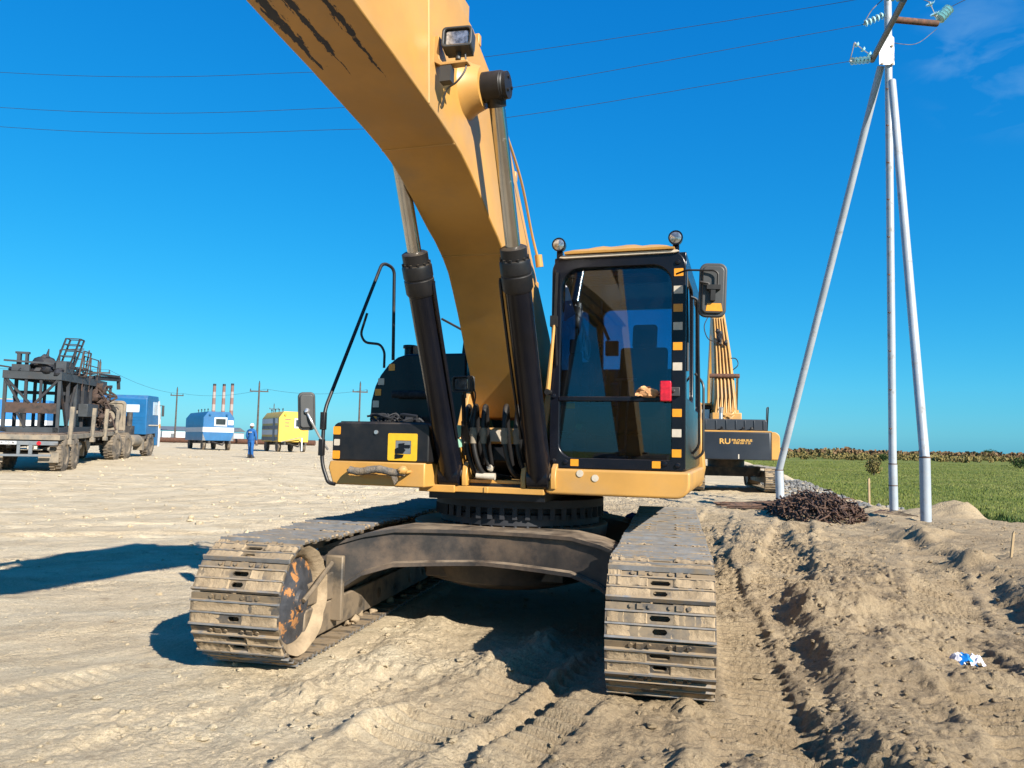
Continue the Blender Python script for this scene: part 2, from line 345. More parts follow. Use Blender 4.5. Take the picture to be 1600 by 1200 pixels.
# ------------------------------------------------------------------ ground
def _h32(ix, iy, seed):
    h = ix.astype(np.int64).astype(np.uint32) * np.uint32(374761393) + iy.astype(np.int64).astype(np.uint32) * np.uint32(668265263) + np.uint32((seed * 974711 + 12345) & 0xffffffff)
    h = (h ^ (h >> np.uint32(13))) * np.uint32(1274126177); return h ^ (h >> np.uint32(16))
def _hash(ix, iy, seed): return (_h32(ix, iy, seed) & np.uint32(0xffff)).astype(np.float32) / np.float32(65535.0)
_GT = np.linspace(0, 2 * np.pi, 1024, endpoint=False); _GC = np.cos(_GT).astype(np.float32); _GS = np.sin(_GT).astype(np.float32)
def pn(x, y, seed=0):                       # gradient noise, about -0.7..0.7
    ix = np.floor(x); iy = np.floor(y); fx = (x - ix).astype(np.float32); fy = (y - iy).astype(np.float32)
    u = fx * fx * fx * (fx * (fx * 6 - 15) + 10); v = fy * fy * fy * (fy * (fy * 6 - 15) + 10)
    def g(dx, dy):
        k = _h32(ix + dx, iy + dy, seed) & np.uint32(1023)
        return _GC[k] * (fx - dx) + _GS[k] * (fy - dy)
    a = g(0, 0); b = g(1, 0); c = g(0, 1); d = g(1, 1)
    return (a + (b - a) * u) * (1 - v) + (c + (d - c) * u) * v
def sst(t): t = np.clip(t, 0, 1); return t * t * (3 - 2 * t)
EDGE_Y = [-60, 5, 10, 14, 17, 20, 24.4, 32, 46, 75, 130, 260, 1600]; EDGE_X = [40, 17, 13.8, 12.0, 11.2, 10.9, 10.9, 12.7, 16.5, 24, 38, 40, 40]
def ridge(x, y, pts, h, wl, wr, seed, wig=.12):
    ys = [p[1] for p in pts]; xs = [p[0] for p in pts]
    o = np.argsort(ys); ys = np.array(ys)[o]; xs = np.array(xs)[o]
    d = x - np.interp(y, ys, xs) + wig * pn(x * 1.9, y * 1.9, seed) + wig * .5 * pn(x * 6, y * 6, seed + 1)
    p = np.where(d < 0, np.exp(-(d / wl) ** 2), np.exp(-(d / wr) ** 2))
    f = sst((y - ys[0] + .3) / .6) * sst((ys[-1] + .4 - y) / .7)
    return h * p * f * (.75 + .8 * pn(x * 1.3, y * 1.3, seed + 2))
BMASK = []
def band(x, y, p, d, hw, pit, dep, seed, s0=-99, s1=99):
    L = math.hypot(*d); dx, dy = d[0] / L, d[1] / L
    s = (x - p[0]) * dx + (y - p[1]) * dy; t = -(x - p[0]) * dy + (y - p[1]) * dx
    t = t + .05 * pn(x * 1.1, y * 1.1, seed)
    m = sst((hw - np.abs(t)) / .06) * sst((s - s0) / .4) * sst((s1 - s) / .4)
    k = sst(pn(x * 1.4, y * 1.4, seed + 3) * 1.4 + .62)
    ph = np.mod((s + .04 * pn(x * 3, y * 3, seed + 4) + .03 * np.abs(t)) / pit, 1.)
    bar = sst((ph - .28) / .13) * sst((.80 - ph) / .13)
    BMASK.append(m * k)
    lip = np.exp(-((np.abs(t) - hw - .05) / .06) ** 2) * sst((s - s0) / .4) * sst((s1 - s) / .4)
    return -m * k * dep * (1.5 - 1.5 * bar) + lip * dep * .75 * (.6 + pn(x * 5, y * 5, seed + 6))
def lumps(x, y, cell, seed, prob, rmax):     # broken clods: jittered half-buried balls
    ix = np.floor(x / cell); iy = np.floor(y / cell); o = np.zeros_like(x)
    for dx in (-1, 0, 1):
        for dy in (-1, 0, 1):
            jx, jy = ix + dx, iy + dy; h = _hash(jx, jy, seed)
            cx = (jx + _hash(jx, jy, seed + 1)) * cell; cy = (jy + _hash(jx, jy, seed + 2)) * cell; r = cell * rmax * (.35 + .65 * _hash(jx, jy, seed + 3))
            an = _hash(jx, jy, seed + 4) * 6.28; ca, sa = np.cos(an), np.sin(an); ex, ey = (x - cx), (y - cy)
            qx = (ex * ca + ey * sa) / r; qy = (-ex * sa + ey * ca) / (r * (.55 + .45 * h / .999))
            d2 = np.maximum(qx * qx + qy * qy, (np.abs(qx) + np.abs(qy)) ** 2 * .62)
            o = np.maximum(o, np.where(h < prob, r * .62 * np.sqrt(np.clip(1 - d2, 0, 1)), 0))
    return o
def crust(x, y, f, seed, w=.05):           # sharp-edged broken crust
    n = pn(x * f, y * f, seed) + .35 * pn(x * f * 2.7, y * f * 2.7, seed + 1) + .18 * pn(x * f * 6.5, y * f * 6.5, seed + 2)
    return sst((n + .02) / w) + .7 * sst((n - .22) / w) + .7 * sst((n + .26) / w) + .35 * n
def height(x, y, fine=True):
    x = np.asarray(x, float); y = np.asarray(y, float)
    z = .58 * sst((y - 14) / 30) * sst((2 - x) / 12)
    z = z + .10 * pn(x * .11, y * .11, 1) * sst((y - 9) / 12) + .045 * pn(x * .45, y * .45, 2) * sst((y - 4) / 6 + .35)
    if not fine:
        e = x - np.interp(y, EDGE_Y, EDGE_X); return z * (1 - sst(e / 2.5)) - 2.2 * sst((e + .2) / 4.0)
    near = 1 - sst((y - 26) / 30)
    right = sst((x - 1.5) / 1.2) * sst((40 - y) / 18)
    cen = sst((x + 2.6) / 1.6) * sst((7.5 - y) / 2.0) * (1 - right)
    BMASK.clear()
    # right-hand churned ground
    f = [(7.6, 15), (6.9, 13.2), (6.5, 11.4), (6.2, 10.4), (5.2, 8.33), (4.6, 7.0), (4.1, 5.4), (3.9, 4), (3.8, 2)]
    fx = np.interp(y, [p[1] for p in f][::-1], [p[0] for p in f][::-1])
    z = z + .13 * sst((x - fx + .35 * pn(x * .9, y * .9, 11) + .15 * pn(x * 3, y * 3, 12)) / .35) * sst((22 - y) / 6) * (.8 + .5 * pn(x * .5, y * .5, 13))
    z = z + ridge(x, y, [(5.23, 17.2), (3.95, 13.1), (2.95, 10.35), (2.6, 9.2)], 0.124, .16, .5, 20)
    z = z + ridge(x, y, [(6.04, 16.7), (4.8, 12.9), (4.3, 10.8), (3.96, 9.5)], 0.124, .15, .8, 24)
    z = z + ridge(x, y, [(3.15, 8.3), (2.75, 6.9), (2.45, 5.9), (2.25, 5.2)], 0.205, .17, .55, 28)
    z = z + ridge(x, y, [(2.3, 5.2), (2.05, 4.6), (1.95, 4.0), (1.9, 3.3)], 0.149, .13, .5, 31)
    z = z - ridge(x, y, [(1.95, 5.1), (1.75, 4.5), (1.65, 4.0), (1.6, 3.2)], 0.062, .18, .16, 33)
    z = z + ridge(x, y, [(5.9, 8.8), (5.1, 7.4), (4.5, 6.2)], 0.093, .12, .5, 37)
    z = z + ridge(x, y, [(3.3, 6.8), (2.95, 5.9), (2.75, 5.2)], 0.087, .16, .4, 39)
    for gx, gy, gr, gh in ((3.95, 8.5, .75, .17), (4.6, 9.2, .5, .12), (3.6, 7.3, .45, .14), (6.45, 10.9, .22, .22), (5.6, 9.8, .4, .13), (10.75, 18.9, .55, .20), (11.25, 18.7, .5, .22), (10.3, 19.1, .45, .10), (11.8, 19.0, .5, .12), (3.0, 4.3, .4, .12), (3.3, 5.2, .35, .1), (7.3, 13.9, .5, .16), (8.4, 14.5, 1.2, .06)):
        q = np.hypot(x - gx, y - gy) / gr; q = q * (1 + .5 * pn(x * 2.2 / max(gr, .5), y * 2.2 / max(gr, .5), int(gx * 10)))
        z = z + gh * np.exp(-q * q)
    # centre, before the machine
    z = z + ridge(x, y, [(-1.15, 3.6), (-.63, 4.62), (-.09, 5.4), (.45, 6.6)], .085, .10, .16, 41, .08)
    z = z + ridge(x, y, [(-.1, 3.9), (.1, 4.3), (.5, 4.9)], .11, .07, .45, 44, .06) - ridge(x, y, [(-.25, 3.9), (-.05, 4.3), (.33, 4.9)], .05, .10, .08, 44, .06)
    z = z + ridge(x, y, [(-1.45, 4.55), (-1.05, 5.3), (-.78, 6.2), (-.65, 7.0)], .08, .15, .2, 47, .08)
    z = z + band(x, y, (-.55, 4.2), (.45, .89), .27, .13, .048, 50, -3, 2.2) + band(x, y, (.28, 4.6), (.45, .89), .24, .13, .044, 53, -3, 2.0)
    z = z + band(x, y, (2.02, 7.4), (.208, .978), .34, .13, .050, 56, -4.2, 9)
    z = z + band(x, y, (3.05, 12.5), (.30, .95), .34, .14, .048, 59, -2, 8) + band(x, y, (4.5, 12.5), (.36, .93), .36, .14, .05, 62, -4, 6) + band(x, y, (5.4, 9.8), (.45, .9), .33, .105, .026, 66, -3, 4)
    z = z + band(x, y, (3.0, 4.4), (.25, .97), .36, .13, .046, 65, -3, 2.2) + band(x, y, (1.35, 3.9), (.22, .97), .34, .10, .026, 68, -2, 1.1) + band(x, y, (-1.9, 4.0), (.62, .78), .3, .10, .008, 71, -4, 1.0)
    # left: long low wheel lanes
    a = .62; u = x * math.cos(a) + y * math.sin(a); v = -x * math.sin(a) + y * math.cos(a)
    left = sst((-1.0 - x) / 2.5) * near
    z = z + left * (.055 * pn(u * .12, v * .9, 80) + .022 * pn(u * .25, v * 3.2, 81) + .006 * pn(u * .7, v * 9, 82))
    for k, (bx, by, dx_, dy_, dep, w_) in enumerate(((-5.6, 9.7, .80, .60, .022, .17), (-5.6, 10.35, .80, .60, .022, .17), (-5.6, 7.6, .80, .60, .012, .16), (-5.6, 8.3, .80, .60, .012, .16), (-5.6, 13.2, .86, .5, .02, .2), (-5.6, 14.9, .86, .5, .02, .2), (-8, 12, .97, .22, .018, .2), (-8, 13.9, .97, .22, .018, .2), (-7, 17, .6, .8, .022, .22), (-9, 18, .6, .8, .022, .22), (-10, 22, .99, .1, .025, .25), (-10, 24.2, .99, .1, .025, .25), (-2.9, 5.0, .55, .83, .012, .2))):
        z = z + band(x, y, (bx, by), (dx_, dy_), w_, .09 if by < 16 else .16, dep, 184 + 5 * k, -11, 4 if by < 9 else 11)
    # broken crust and clods
    rough = .22 + .78 * right + .62 * cen
    rough = rough * (.6 + .9 * sst(pn(x * .55, y * .55, 90) * 1.2 + .5))
    bm_ = np.clip(sum(BMASK), 0, 1); rough = rough * (1 - .72 * bm_)
    wx = x + .10 * pn(x * 2.3, y * 2.3, 110) + .04 * pn(x * 7, y * 7, 111); wy = y + .10 * pn(x * 2.3, y * 2.3, 112) + .04 * pn(x * 7, y * 7, 113)
    z = z + rough * near * (.045 * pn(wx * 1.7, wy * 1.7, 91) + .020 * pn(wx * 4.1, wy * 4.1, 92) + .014 * pn(wx * 9.3, wy * 9.3, 93) + .012 * pn(x * 19, y * 19, 94) + .009 * pn(x * 37, y * 37, 194))
    z = z + near * rough * (.016 * crust(wx, wy, 1.5, 120) * sst(pn(x * .8, y * .8, 130) * 1.5 + .6) + .010 * crust(x, y, 4.2, 124, .09))
    msk = sst(pn(x * 1.1, y * 1.1, 97) * 1.9 + .42)
    z = z + near * np.minimum(rough, 1.1) * (.9 * lumps(wx, wy, .23, 140, .42, .42) * msk + 1.0 * lumps(x, y, .11, 150, .55, .44) * sst(msk * 1.6) + 1.1 * lumps(x, y, .055, 160, .6, .46) * sst(.3 + msk * 1.6))
    z = z + (1 - near) * .05 * pn(x * .7, y * .7, 99)
    # the ground is pressed flat under the tracks
    ang = R(12); lx = (x - .1) * math.cos(ang) - (y - 7.3) * math.sin(ang); ly = (x - .1) * math.sin(ang) + (y - 7.3) * math.cos(ang)
    for cx in (-1.43, 1.34):
        m = sst((.50 - np.abs(lx - cx)) / .13) * sst((2.30 - np.abs(ly)) / .22)
        z = z * (1 - m) + m * .03
    e = x - np.interp(y, EDGE_Y, EDGE_X) + .5 * pn(x * .5, y * .5, 100) + .2 * pn(x * 1.6, y * 1.6, 101)
    z = z * (1 - sst(e / 2.5)) - 2.2 * sst((e + .2) / 4.0)
    return z
def hz(x, y): return float(height(np.array([x]), np.array([y]))[0])
def ax_spacing(a0, core0, core1, a1, d, g):
    xs = list(np.arange(core0, core1, d)); q = core1; s = d
    while q < a1: xs.append(q); s *= g; q += s
    xs.append(a1); q = core0; s = d; lo = []
    while q > a0:
        s *= g; q -= s; lo.append(max(q, a0))
    return np.array(lo[::-1] + xs)
gx = ax_spacing(-1500, -3.4, 4.4, 46, .0162, 1.026)
ys = [-8., -4, -1, .5, 1.5, 2.2]; q = 2.7
while q < 1500: ys.append(q); q += max(.0125, .0031 * q) if q < 40 else (.014 * q if q < 160 else .08 * q)
gy = np.array(ys)
XX, YY = np.meshgrid(gx, gy); ZZ = height(XX, YY)
def grid_mesh(name, XX, YY, ZZ, mat):
    ny, nx = XX.shape; me = bpy.data.meshes.new(name)
    co = np.stack([XX, YY, ZZ], -1).reshape(-1, 3).astype(np.float32)
    i = np.arange(ny * nx).reshape(ny, nx); f = np.stack([i[:-1, :-1], i[:-1, 1:], i[1:, 1:], i[1:, :-1]], -1).reshape(-1, 4)
    me.vertices.add(len(co)); me.vertices.foreach_set('co', co.ravel())
    me.loops.add(f.size); me.loops.foreach_set('vertex_index', f.ravel().astype(np.int32))
    me.polygons.add(len(f)); me.polygons.foreach_set('loop_start', np.arange(0, f.size, 4, dtype=np.int32))
    me.polygons.foreach_set('use_smooth', np.ones(len(f), bool))
    me.materials.append(mat); me.update(calc_edges=True)
    return me
def sand_material():
    m = bpy.data.materials.new('sand'); m.use_nodes = True; t = m.node_tree; L = t.links.new; b = t.nodes['Principled BSDF']
    b.inputs['Roughness'].default_value = .95; b.inputs['Specular IOR Level'].default_value = .12
    c = _n(t, 'ShaderNodeTexCoord')
    def noise(sc_, det=8, rg=.6, st=(1, 1, 1), rot=0):
        mp = _n(t, 'ShaderNodeMapping'); mp.inputs['Scale'].default_value = st; mp.inputs['Rotation'].default_value = (0, 0, rot); L(c.outputs['Object'], mp.inputs[0])
        q = _n(t, 'ShaderNodeTexNoise'); q.inputs['Scale'].default_value = sc_; q.inputs['Detail'].default_value = det; q.inputs['Roughness'].default_value = rg; L(mp.outputs[0], q.inputs[0]); return q.outputs[0]
    def rmp(s, a, bb, hi=1.):
        q = _n(t, 'ShaderNodeMapRange', interpolation_type='SMOOTHSTEP'); q.inputs[1].default_value = a; q.inputs[2].default_value = bb; q.inputs[4].default_value = hi; L(s, q.inputs[0]); return q.outputs[0]
    def mix(f, a, bb):
        q = _n(t, 'ShaderNodeMix', data_type='RGBA'); L(f, q.inputs[0])
        for i, s in ((6, a), (7, bb)):
            if isinstance(s, tuple): q.inputs[i].default_value = (*s, 1)
            else: L(s, q.inputs[i])
        return q.outputs[2]
    dry = mix(rmp(noise(.9), .35, .65), (.455, .365, .245), (.52, .425, .293))
    dry = mix(rmp(noise(1.3, 9, .65, (.25, 1.6, 1), -.62), .42, .66, .8), dry, (.54, .46, .33))
    damp = mix(rmp(noise(1.1), .35, .65), (.275, .207, .13), (.33, .254, .163))
    sx = _n(t, 'ShaderNodeSeparateXYZ'); L(c.outputs['Object'], sx.inputs[0])
    ad = _n(t, 'ShaderNodeMath', operation='MULTIPLY_ADD'); L(noise(.35, 5), ad.inputs[0]); ad.inputs[1].default_value = 3.2; L(sx.outputs[0], ad.inputs[2])
    w1 = rmp(ad.outputs[0], .2, 2.6)
    yy = rmp(sx.outputs[1], 34., 12.)
    mu = _n(t, 'ShaderNodeMath', operation='MULTIPLY'); L(w1, mu.inputs[0]); L(yy, mu.inputs[1])
    col = mix(mu.outputs[0], dry, damp)
    col = mix(rmp(noise(2.6, 10, .7), .55, .72, .55), col, (.185, .137, .086))
    col = mix(rmp(noise(7, 10, .75), .58, .7, .35), col, (.43, .37, .275))
    gr = mix(rmp(noise(48, 6, .8), .3, .7), (.80, .79, .77), (1.16, 1.16, 1.16)); g2 = mix(rmp(noise(150, 3, .7), .3, .7), (.84, .84, .83), (1.14, 1.14, 1.14))
    for q_ in (gr, g2):
        k_ = _n(t, 'ShaderNodeMix', data_type='RGBA', blend_type='MULTIPLY'); k_.inputs[0].default_value = 1.; L(col, k_.inputs[6]); L(q_, k_.inputs[7]); col = k_.outputs[2]
    L(col, b.inputs['Base Color'])
    vo = _n(t, 'ShaderNodeTexVoronoi'); vo.inputs['Scale'].default_value = 34.; vo.inputs['Randomness'].default_value = 1.; wv = _n(t, 'ShaderNodeVectorMath', operation='MULTIPLY_ADD')
    nz = _n(t, 'ShaderNodeTexNoise'); nz.inputs['Scale'].default_value = 9.; nz.inputs['Detail'].default_value = 4; L(c.outputs['Object'], nz.inputs[0]); L(nz.outputs[1], wv.inputs[0]); wv.inputs[1].default_value = (.12, .12, .12); L(c.outputs['Object'], wv.inputs[2]); L(wv.outputs[0], vo.inputs['Vector'])
    ms = rmp(noise(1.7, 5), .42, .62)
    inv = _n(t, 'ShaderNodeMath', operation='MULTIPLY'); L(vo.outputs['Distance'], inv.inputs[0]); L(ms, inv.inputs[1])
    bp0 = _n(t, 'ShaderNodeBump'); bp0.invert = True; bp0.inputs['Strength'].default_value = .8; bp0.inputs['Distance'].default_value = .026; L(inv.outputs[0], bp0.inputs['Height'])
    bp = _n(t, 'ShaderNodeBump'); bp.inputs['Strength'].default_value = .95; bp.inputs['Distance'].default_value = .034; L(noise(24, 10, .76), bp.inputs['Height']); L(bp0.outputs[0], bp.inputs['Normal'])
    bp2 = _n(t, 'ShaderNodeBump'); bp2.inputs['Strength'].default_value = .7; bp2.inputs['Distance'].default_value = .008; L(noise(110, 4, .6), bp2.inputs['Height']); L(bp.outputs[0], bp2.inputs['Normal'])
    L(bp2.outputs[0], b.inputs['Normal']); return m
M['sand'] = sand_material()
ground = bpy.data.objects.new('ground', grid_mesh('ground', XX, YY, ZZ, M['sand'])); COL.objects.link(ground); tag(ground, 'churned beige sand of the building site with track prints', kind='structure')

def field_material():
    m = bpy.data.materials.new('meadow'); m.use_nodes = True; t = m.node_tree; L = t.links.new; b = t.nodes['Principled BSDF']; b.inputs['Roughness'].default_value = .9; b.inputs['Specular IOR Level'].default_value = .1
    c = _n(t, 'ShaderNodeTexCoord'); prev = None
    def noise(sc_, st=(1, 1, 1)):
        mp = _n(t, 'ShaderNodeMapping'); mp.inputs['Scale'].default_value = st; L(c.outputs['Object'], mp.inputs[0])
        q = _n(t, 'ShaderNodeTexNoise'); q.inputs['Scale'].default_value = sc_; q.inputs['Detail'].default_value = 8; q.inputs['Roughness'].default_value = .65; L(mp.outputs[0], q.inputs[0]); return q.outputs[0]
    def mix(s, lo, hi, a, bb):
        r = _n(t, 'ShaderNodeMapRange', interpolation_type='SMOOTHSTEP'); r.inputs[1].default_value = lo; r.inputs[2].default_value = hi; L(s, r.inputs[0])
        q = _n(t, 'ShaderNodeMix', data_type='RGBA'); L(r.outputs[0], q.inputs[0])
        for i, s_ in ((6, a), (7, bb)):
            if isinstance(s_, tuple): q.inputs[i].default_value = (*s_, 1)
            else: L(s_, q.inputs[i])
        return q.outputs[2]
    col = mix(noise(.05, (1, 2.5, 1)), .4, .62, (.105, .13, .026), (.155, .162, .042))
    col = mix(noise(.9), .5, .7, col, (.088, .112, .02))
    L(col, b.inputs['Base Color'])
    bp = _n(t, 'ShaderNodeBump'); bp.inputs['Strength'].default_value = .8; bp.inputs['Distance'].default_value = .15; L(noise(4), bp.inputs['Height']); L(bp.outputs[0], b.inputs['Normal'])
    return m
M['meadow'] = field_material()
fx = np.concatenate([np.linspace(-3000, -300, 10), np.linspace(-280, 5, 10), np.linspace(8, 120, 60), np.linspace(140, 3200, 24)])
fy = np.concatenate([np.linspace(-300, 0, 6), np.linspace(4, 160, 80), np.linspace(180, 4500, 30)])
FX, FY = np.meshgrid(fx, fy); FZ = -1.15 + .12 * pn(FX * .05, FY * .05, 200) + .05 * pn(FX * .3, FY * .3, 201)
field = bpy.data.objects.new('meadow', grid_mesh('meadow', FX, FY, FZ, M['meadow'])); COL.objects.link(field); tag(field, 'flat green meadow stretching to the treeline', kind='structure')

# loose clods lying on the sand
mb = MB(); rg = random.Random(3)
N = 2400; px = []; py = []; pr = []
while len(px) < N:
    yv = 2.9 + 15 * rg.random() ** 1.7; xv = rg.uniform(-.72, .78) * yv + rg.uniform(-.4, .4)
    dens = .12 + .88 * (1 if xv > 1.5 else (.75 if (xv > -2 and yv < 6.5) else 0.1))
    if rg.random() > dens: continue
    px.append(xv); py.append(yv); pr.append(.005 + .020 * rg.random() ** 3.5 + .0006 * yv)
for k in range(420):
    yv = rg.uniform(12, 46); px.append(rg.uniform(-.62, -.12) * yv); py.append(yv); pr.append(.02 + .05 * rg.random() ** 3)
pz = height(np.array(px), np.array(py))
for xv, yv, zv, r in zip(px, py, pz, pr):
    mb.lump((xv, yv, zv + r * .25), r, rg, 6, 4, (rg.uniform(.8, 1.5), rg.uniform(.8, 1.4), .75), .3)
tag(mb.build('sand_clods', 'sand', recalc=False, ang=50), 'loose clods of sand scattered over the churned ground', kind='stuff')
# ------------------------------------------------------------------ the excavator in front
EX = empty('excavator', (.1, 7.3, 0), R(-12), 'large yellow and black tracked excavator parked facing the camera, boom raised', 'excavator')
UP = (0, 0, R(-5))
def up(mb, name, mats, **k): return mb.build(name, mats, EX, rot=UP, **k)
def Q(x, F, z): return (x, -F, z)

# -- undercarriage
def shoe_mesh(seed):
    rg = random.Random(seed); m = MB(); hw = .323
    def plate(y0, y1, slot, z1=.014):
        sw = slot / 2; ya = y0 + (y1 - y0) * .26; yb = y0 + (y1 - y0) * .80; c = .012
        m.box(-hw, -sw, y0, y1, 0, z1); m.box(sw, hw, y0, y1, 0, z1); m.box(-sw, sw, y0, ya, 0, z1); m.box(-sw, sw, yb, y1, 0, z1)
        for sx in (-1, 1):                       # rounded slot ends
            for yy, d in ((ya, 1), (yb, -1)): m.prism([(sx * sw, yy), (sx * (sw - c), yy), (sx * sw, yy + d * c)], 'z', .001, z1 - .001)
    plate(-.089, -.028, .085); plate(-.012, .047, .12)
    m.box(-hw, hw, .063, .102, -.016, .007)      # thin leading edge, overlapped by the next shoe
    for sx in (-1, 1):
        m.box(sx * .115 - .02, sx * .115 + .02, .068, .101, .007, .02); m.cyl((sx * .06, .085, .006), (sx * .06, .085, .02), .014, n=6); m.cyl((sx * .17, .085, .006), (sx * .17, .085, .02), .014, n=6)
    m.mi = 2
    for c, w, h in ((-.097, .011, .031), (-.020, .0085, .027), (.055, .0085, .027)):
        m.prism([(c - w, 0), (c + w, 0), (c + w * .6, h), (c - w * .6, h)], 'x', -hw, hw)
    m.mi = 1
    for y0, y1, sl in ((-.088, -.029, .05), (-.011, .046, .068), (.065, .105, 0)):
        if sl == 0 and rg.random() < .45: continue
        amp = rg.uniform(.010, .019); n = 20; k = 4
        if sl == 0: segs = [(-hw, rg.uniform(-.25, -.12))] if rg.random() < .5 else [(rg.uniform(.12, .25), hw)]
        else: segs = [(-hw, -sl), (sl, hw)] if rg.random() < .85 else [(-hw, hw)]
        for s0, s1 in segs:
            vs = []; fs = []; ph = [rg.uniform(0, 6.3) for _ in range(4)]
            for i in range(n):
                xx = s0 + (s1 - s0) * i / (n - 1)
                cov = .62 + .4 * math.sin(xx * 9 + ph[0]) + .3 * math.sin(xx * 23 + ph[1]) + rg.uniform(-.25, .25)
                for j in range(k + 1):
                    t = j / k; yy = y0 + (y1 - y0) * t
                    h = .011 + amp * max(-.1, min(1.1, cov)) * (.6 + .4 * abs(2 * t - 1) + rg.uniform(-.2, .2))
                    if i in (0, n - 1): h = .006
                    vs.append((xx, yy, h if sl else h - .006))
            for i in range(n - 1):
                for j in range(k): q = i * (k + 1) + j; fs.append((q, q + 1, q + k + 2, q + k + 1))
            m.add(vs, fs)
    return m.mesh('track_shoe', ['steel', 'mud', 'grouser'], 40, recalc=False)
SHOES = [shoe_mesh(s) for s in range(6)]
ZC, RT, HL = .47, .40, 2.05
PER = 4 * HL + 2 * math.pi * RT; NS = 50
def track_pt(s):
    s %= PER
    if s < 2 * HL:
        F = -HL + s; sag = .018 * math.sin(math.pi * (s / (2 * HL)) * 3) ** 2
        return F, ZC + RT - sag, math.pi / 2
    s -= 2 * HL
    if s < math.pi * RT: a = math.pi / 2 - s / RT; return HL + RT * math.cos(a), ZC + RT * math.sin(a), a
    s -= math.pi * RT
    if s < 2 * HL: return HL - s, ZC - RT, -math.pi / 2
    s -= 2 * HL; a = -math.pi / 2 - s / RT; return -HL + RT * math.cos(a), ZC + RT * math.sin(a), a
def make_track(cx, off, seed):
    rg = random.Random(seed)
    m = MB(); m.prism([(-1.45, .30), (-1.45, .56), (-1.1, .66), (1.5, .66), (1.8, .55), (1.8, .3)], 'x', cx - .17, cx + .17)
    m.box(cx - .23, cx - .20, -1.9, 1.7, .13, .36); m.box(cx + .20, cx + .23, -1.9, 1.7, .13, .36)      # roller guards
    for sx in (-1, 1): m.prism([(-2.12, .41), (-2.12, .53), (-1.4, .58), (-1.4, .36)], 'x', cx + sx * .245, cx + sx * .215)
    m.box(cx + .17, cx + .32, -1.47, -1.42, .2, .70) if cx < 0 else m.box(cx - .32, cx - .17, -1.47, -1.42, .2, .70)
    tf = m.build('track_frame', 'steel_in', EX, bevel=.012)
    for i in range(NS):
        F, z, a = track_pt(off + i * PER / NS)
        n = Vector((0, -math.cos(a), math.sin(a))); y = Vector((0, math.sin(a), math.cos(a))); x = Vector((1, 0, 0))
        mat = Matrix((( x.x, y.x, n.x, cx), (x.y, y.y, n.y, -F), (x.z, y.z, n.z, z), (0, 0, 0, 1)))
        mat = mat @ Matrix.Rotation(rg.uniform(-.02, .02), 4, 'X')
        link_mesh('track_shoe', SHOES[rg.randrange(6)], tf, mat)
    m = MB()
    for i in range(NS):
        F, z, a = track_pt(off + i * PER / NS); n = Vector((0, -math.cos(a), math.sin(a))); y = Vector((0, math.sin(a), math.cos(a)))
        p = Vector((cx, -F, z)) - n * .055
        for sx in (-.095, .095): m.beam(p + Vector((sx, 0, 0)) - y * .125, p + Vector((sx + (.02 if i % 2 else 0), 0, 0)) + y * .125, .035, .09, up=tuple(n))
    m.build('link_chain', 'steel_in', tf)
    # front idler: rim caked with sand, chipped disc face
    m = MB(); n = 44
    prof = [(.300, -.18), (.304, -.235), (.325, -.265), (.374, -.292), (.378, -.10), (.32, -.09), (.32, .09), (.378, .10), (.374, .292), (.325, .265), (.304, .235), (.300, .18)]
    m.lathe(prof, (cx, -HL, ZC), (1, 0, 0), n, close=False)
    for i, v in enumerate(m.v):
        d = Vector(v) - Vector((v[0], -HL, ZC)); k = 1 + rg.uniform(-.012, .012); w = Vector((v[0], -HL, ZC)) + d * k; m.v[i] = (w.x + rg.uniform(-.006, .006), w.y, w.z)
    m.build('caked_rim', 'mud', tf, ang=60)
    for sx in (-1, 1):
        m = MB(); m.lathe([(.312, .19), (.298, .215), (.19, .225), (.15, .255), (.08, .262), (.07, .285), (.0, .285)], (cx, -HL, ZC), (sx, 0, 0), 32, close=False); m.build('idler', 'rust_disc', tf)
        m = MB(); m.tube([(cx + sx * .30, -HL - .02, ZC + .0), (cx + sx * .31, -HL + .12, ZC + .07), (cx + sx * .30, -HL + .42, ZC + .20)], .018, 8); m.build('guide_rod', 'steel_in', tf)
    m = MB(); m.lathe([(.06, -.25), (.30, -.2), (.30, -.05), (.34, -.04), (.34, .04), (.30, .05), (.30, .2), (.06, .25)], (cx, HL, ZC), (1, 0, 0), 28); m.build('sprocket', 'steel_in', tf)
    for k in range(8):
        m = MB(); F = 1.30 - k * .42; m.lathe([(.05, -.23), (.10, -.2), (.14, -.17), (.14, -.12), (.11, -.11), (.11, .11), (.14, .12), (.14, .17), (.10, .2), (.05, .23)], (cx, -F, .235), (1, 0, 0), 16); m.build('roller', 'steel_in', tf)
    for F in (.75, -.85):
        m = MB(); m.lathe([(.04, -.2), (.085, -.17), (.085, .17), (.04, .2)], (cx, -F, .735), (1, 0, 0), 14); m.build('carrier_roller', 'steel_in', tf)
    # sand packed on the lower chain, seen from the inside
    m = MB()
    for k in range(34):
        F = rg.uniform(-1.2, 1.5); sx = rg.choice((-1, 1)); m.lump((cx + sx * rg.uniform(.2, .3), -F, .09 + rg.uniform(0, .05)), rg.uniform(.015, .04), rg, 7, 4, (1, 1.5, .8))
    m.build('packed_sand', 'mud', tf, ang=60)['kind'] = 'stuff'
make_track(-1.43, .02, 1); make_track(1.34, .13, 2)

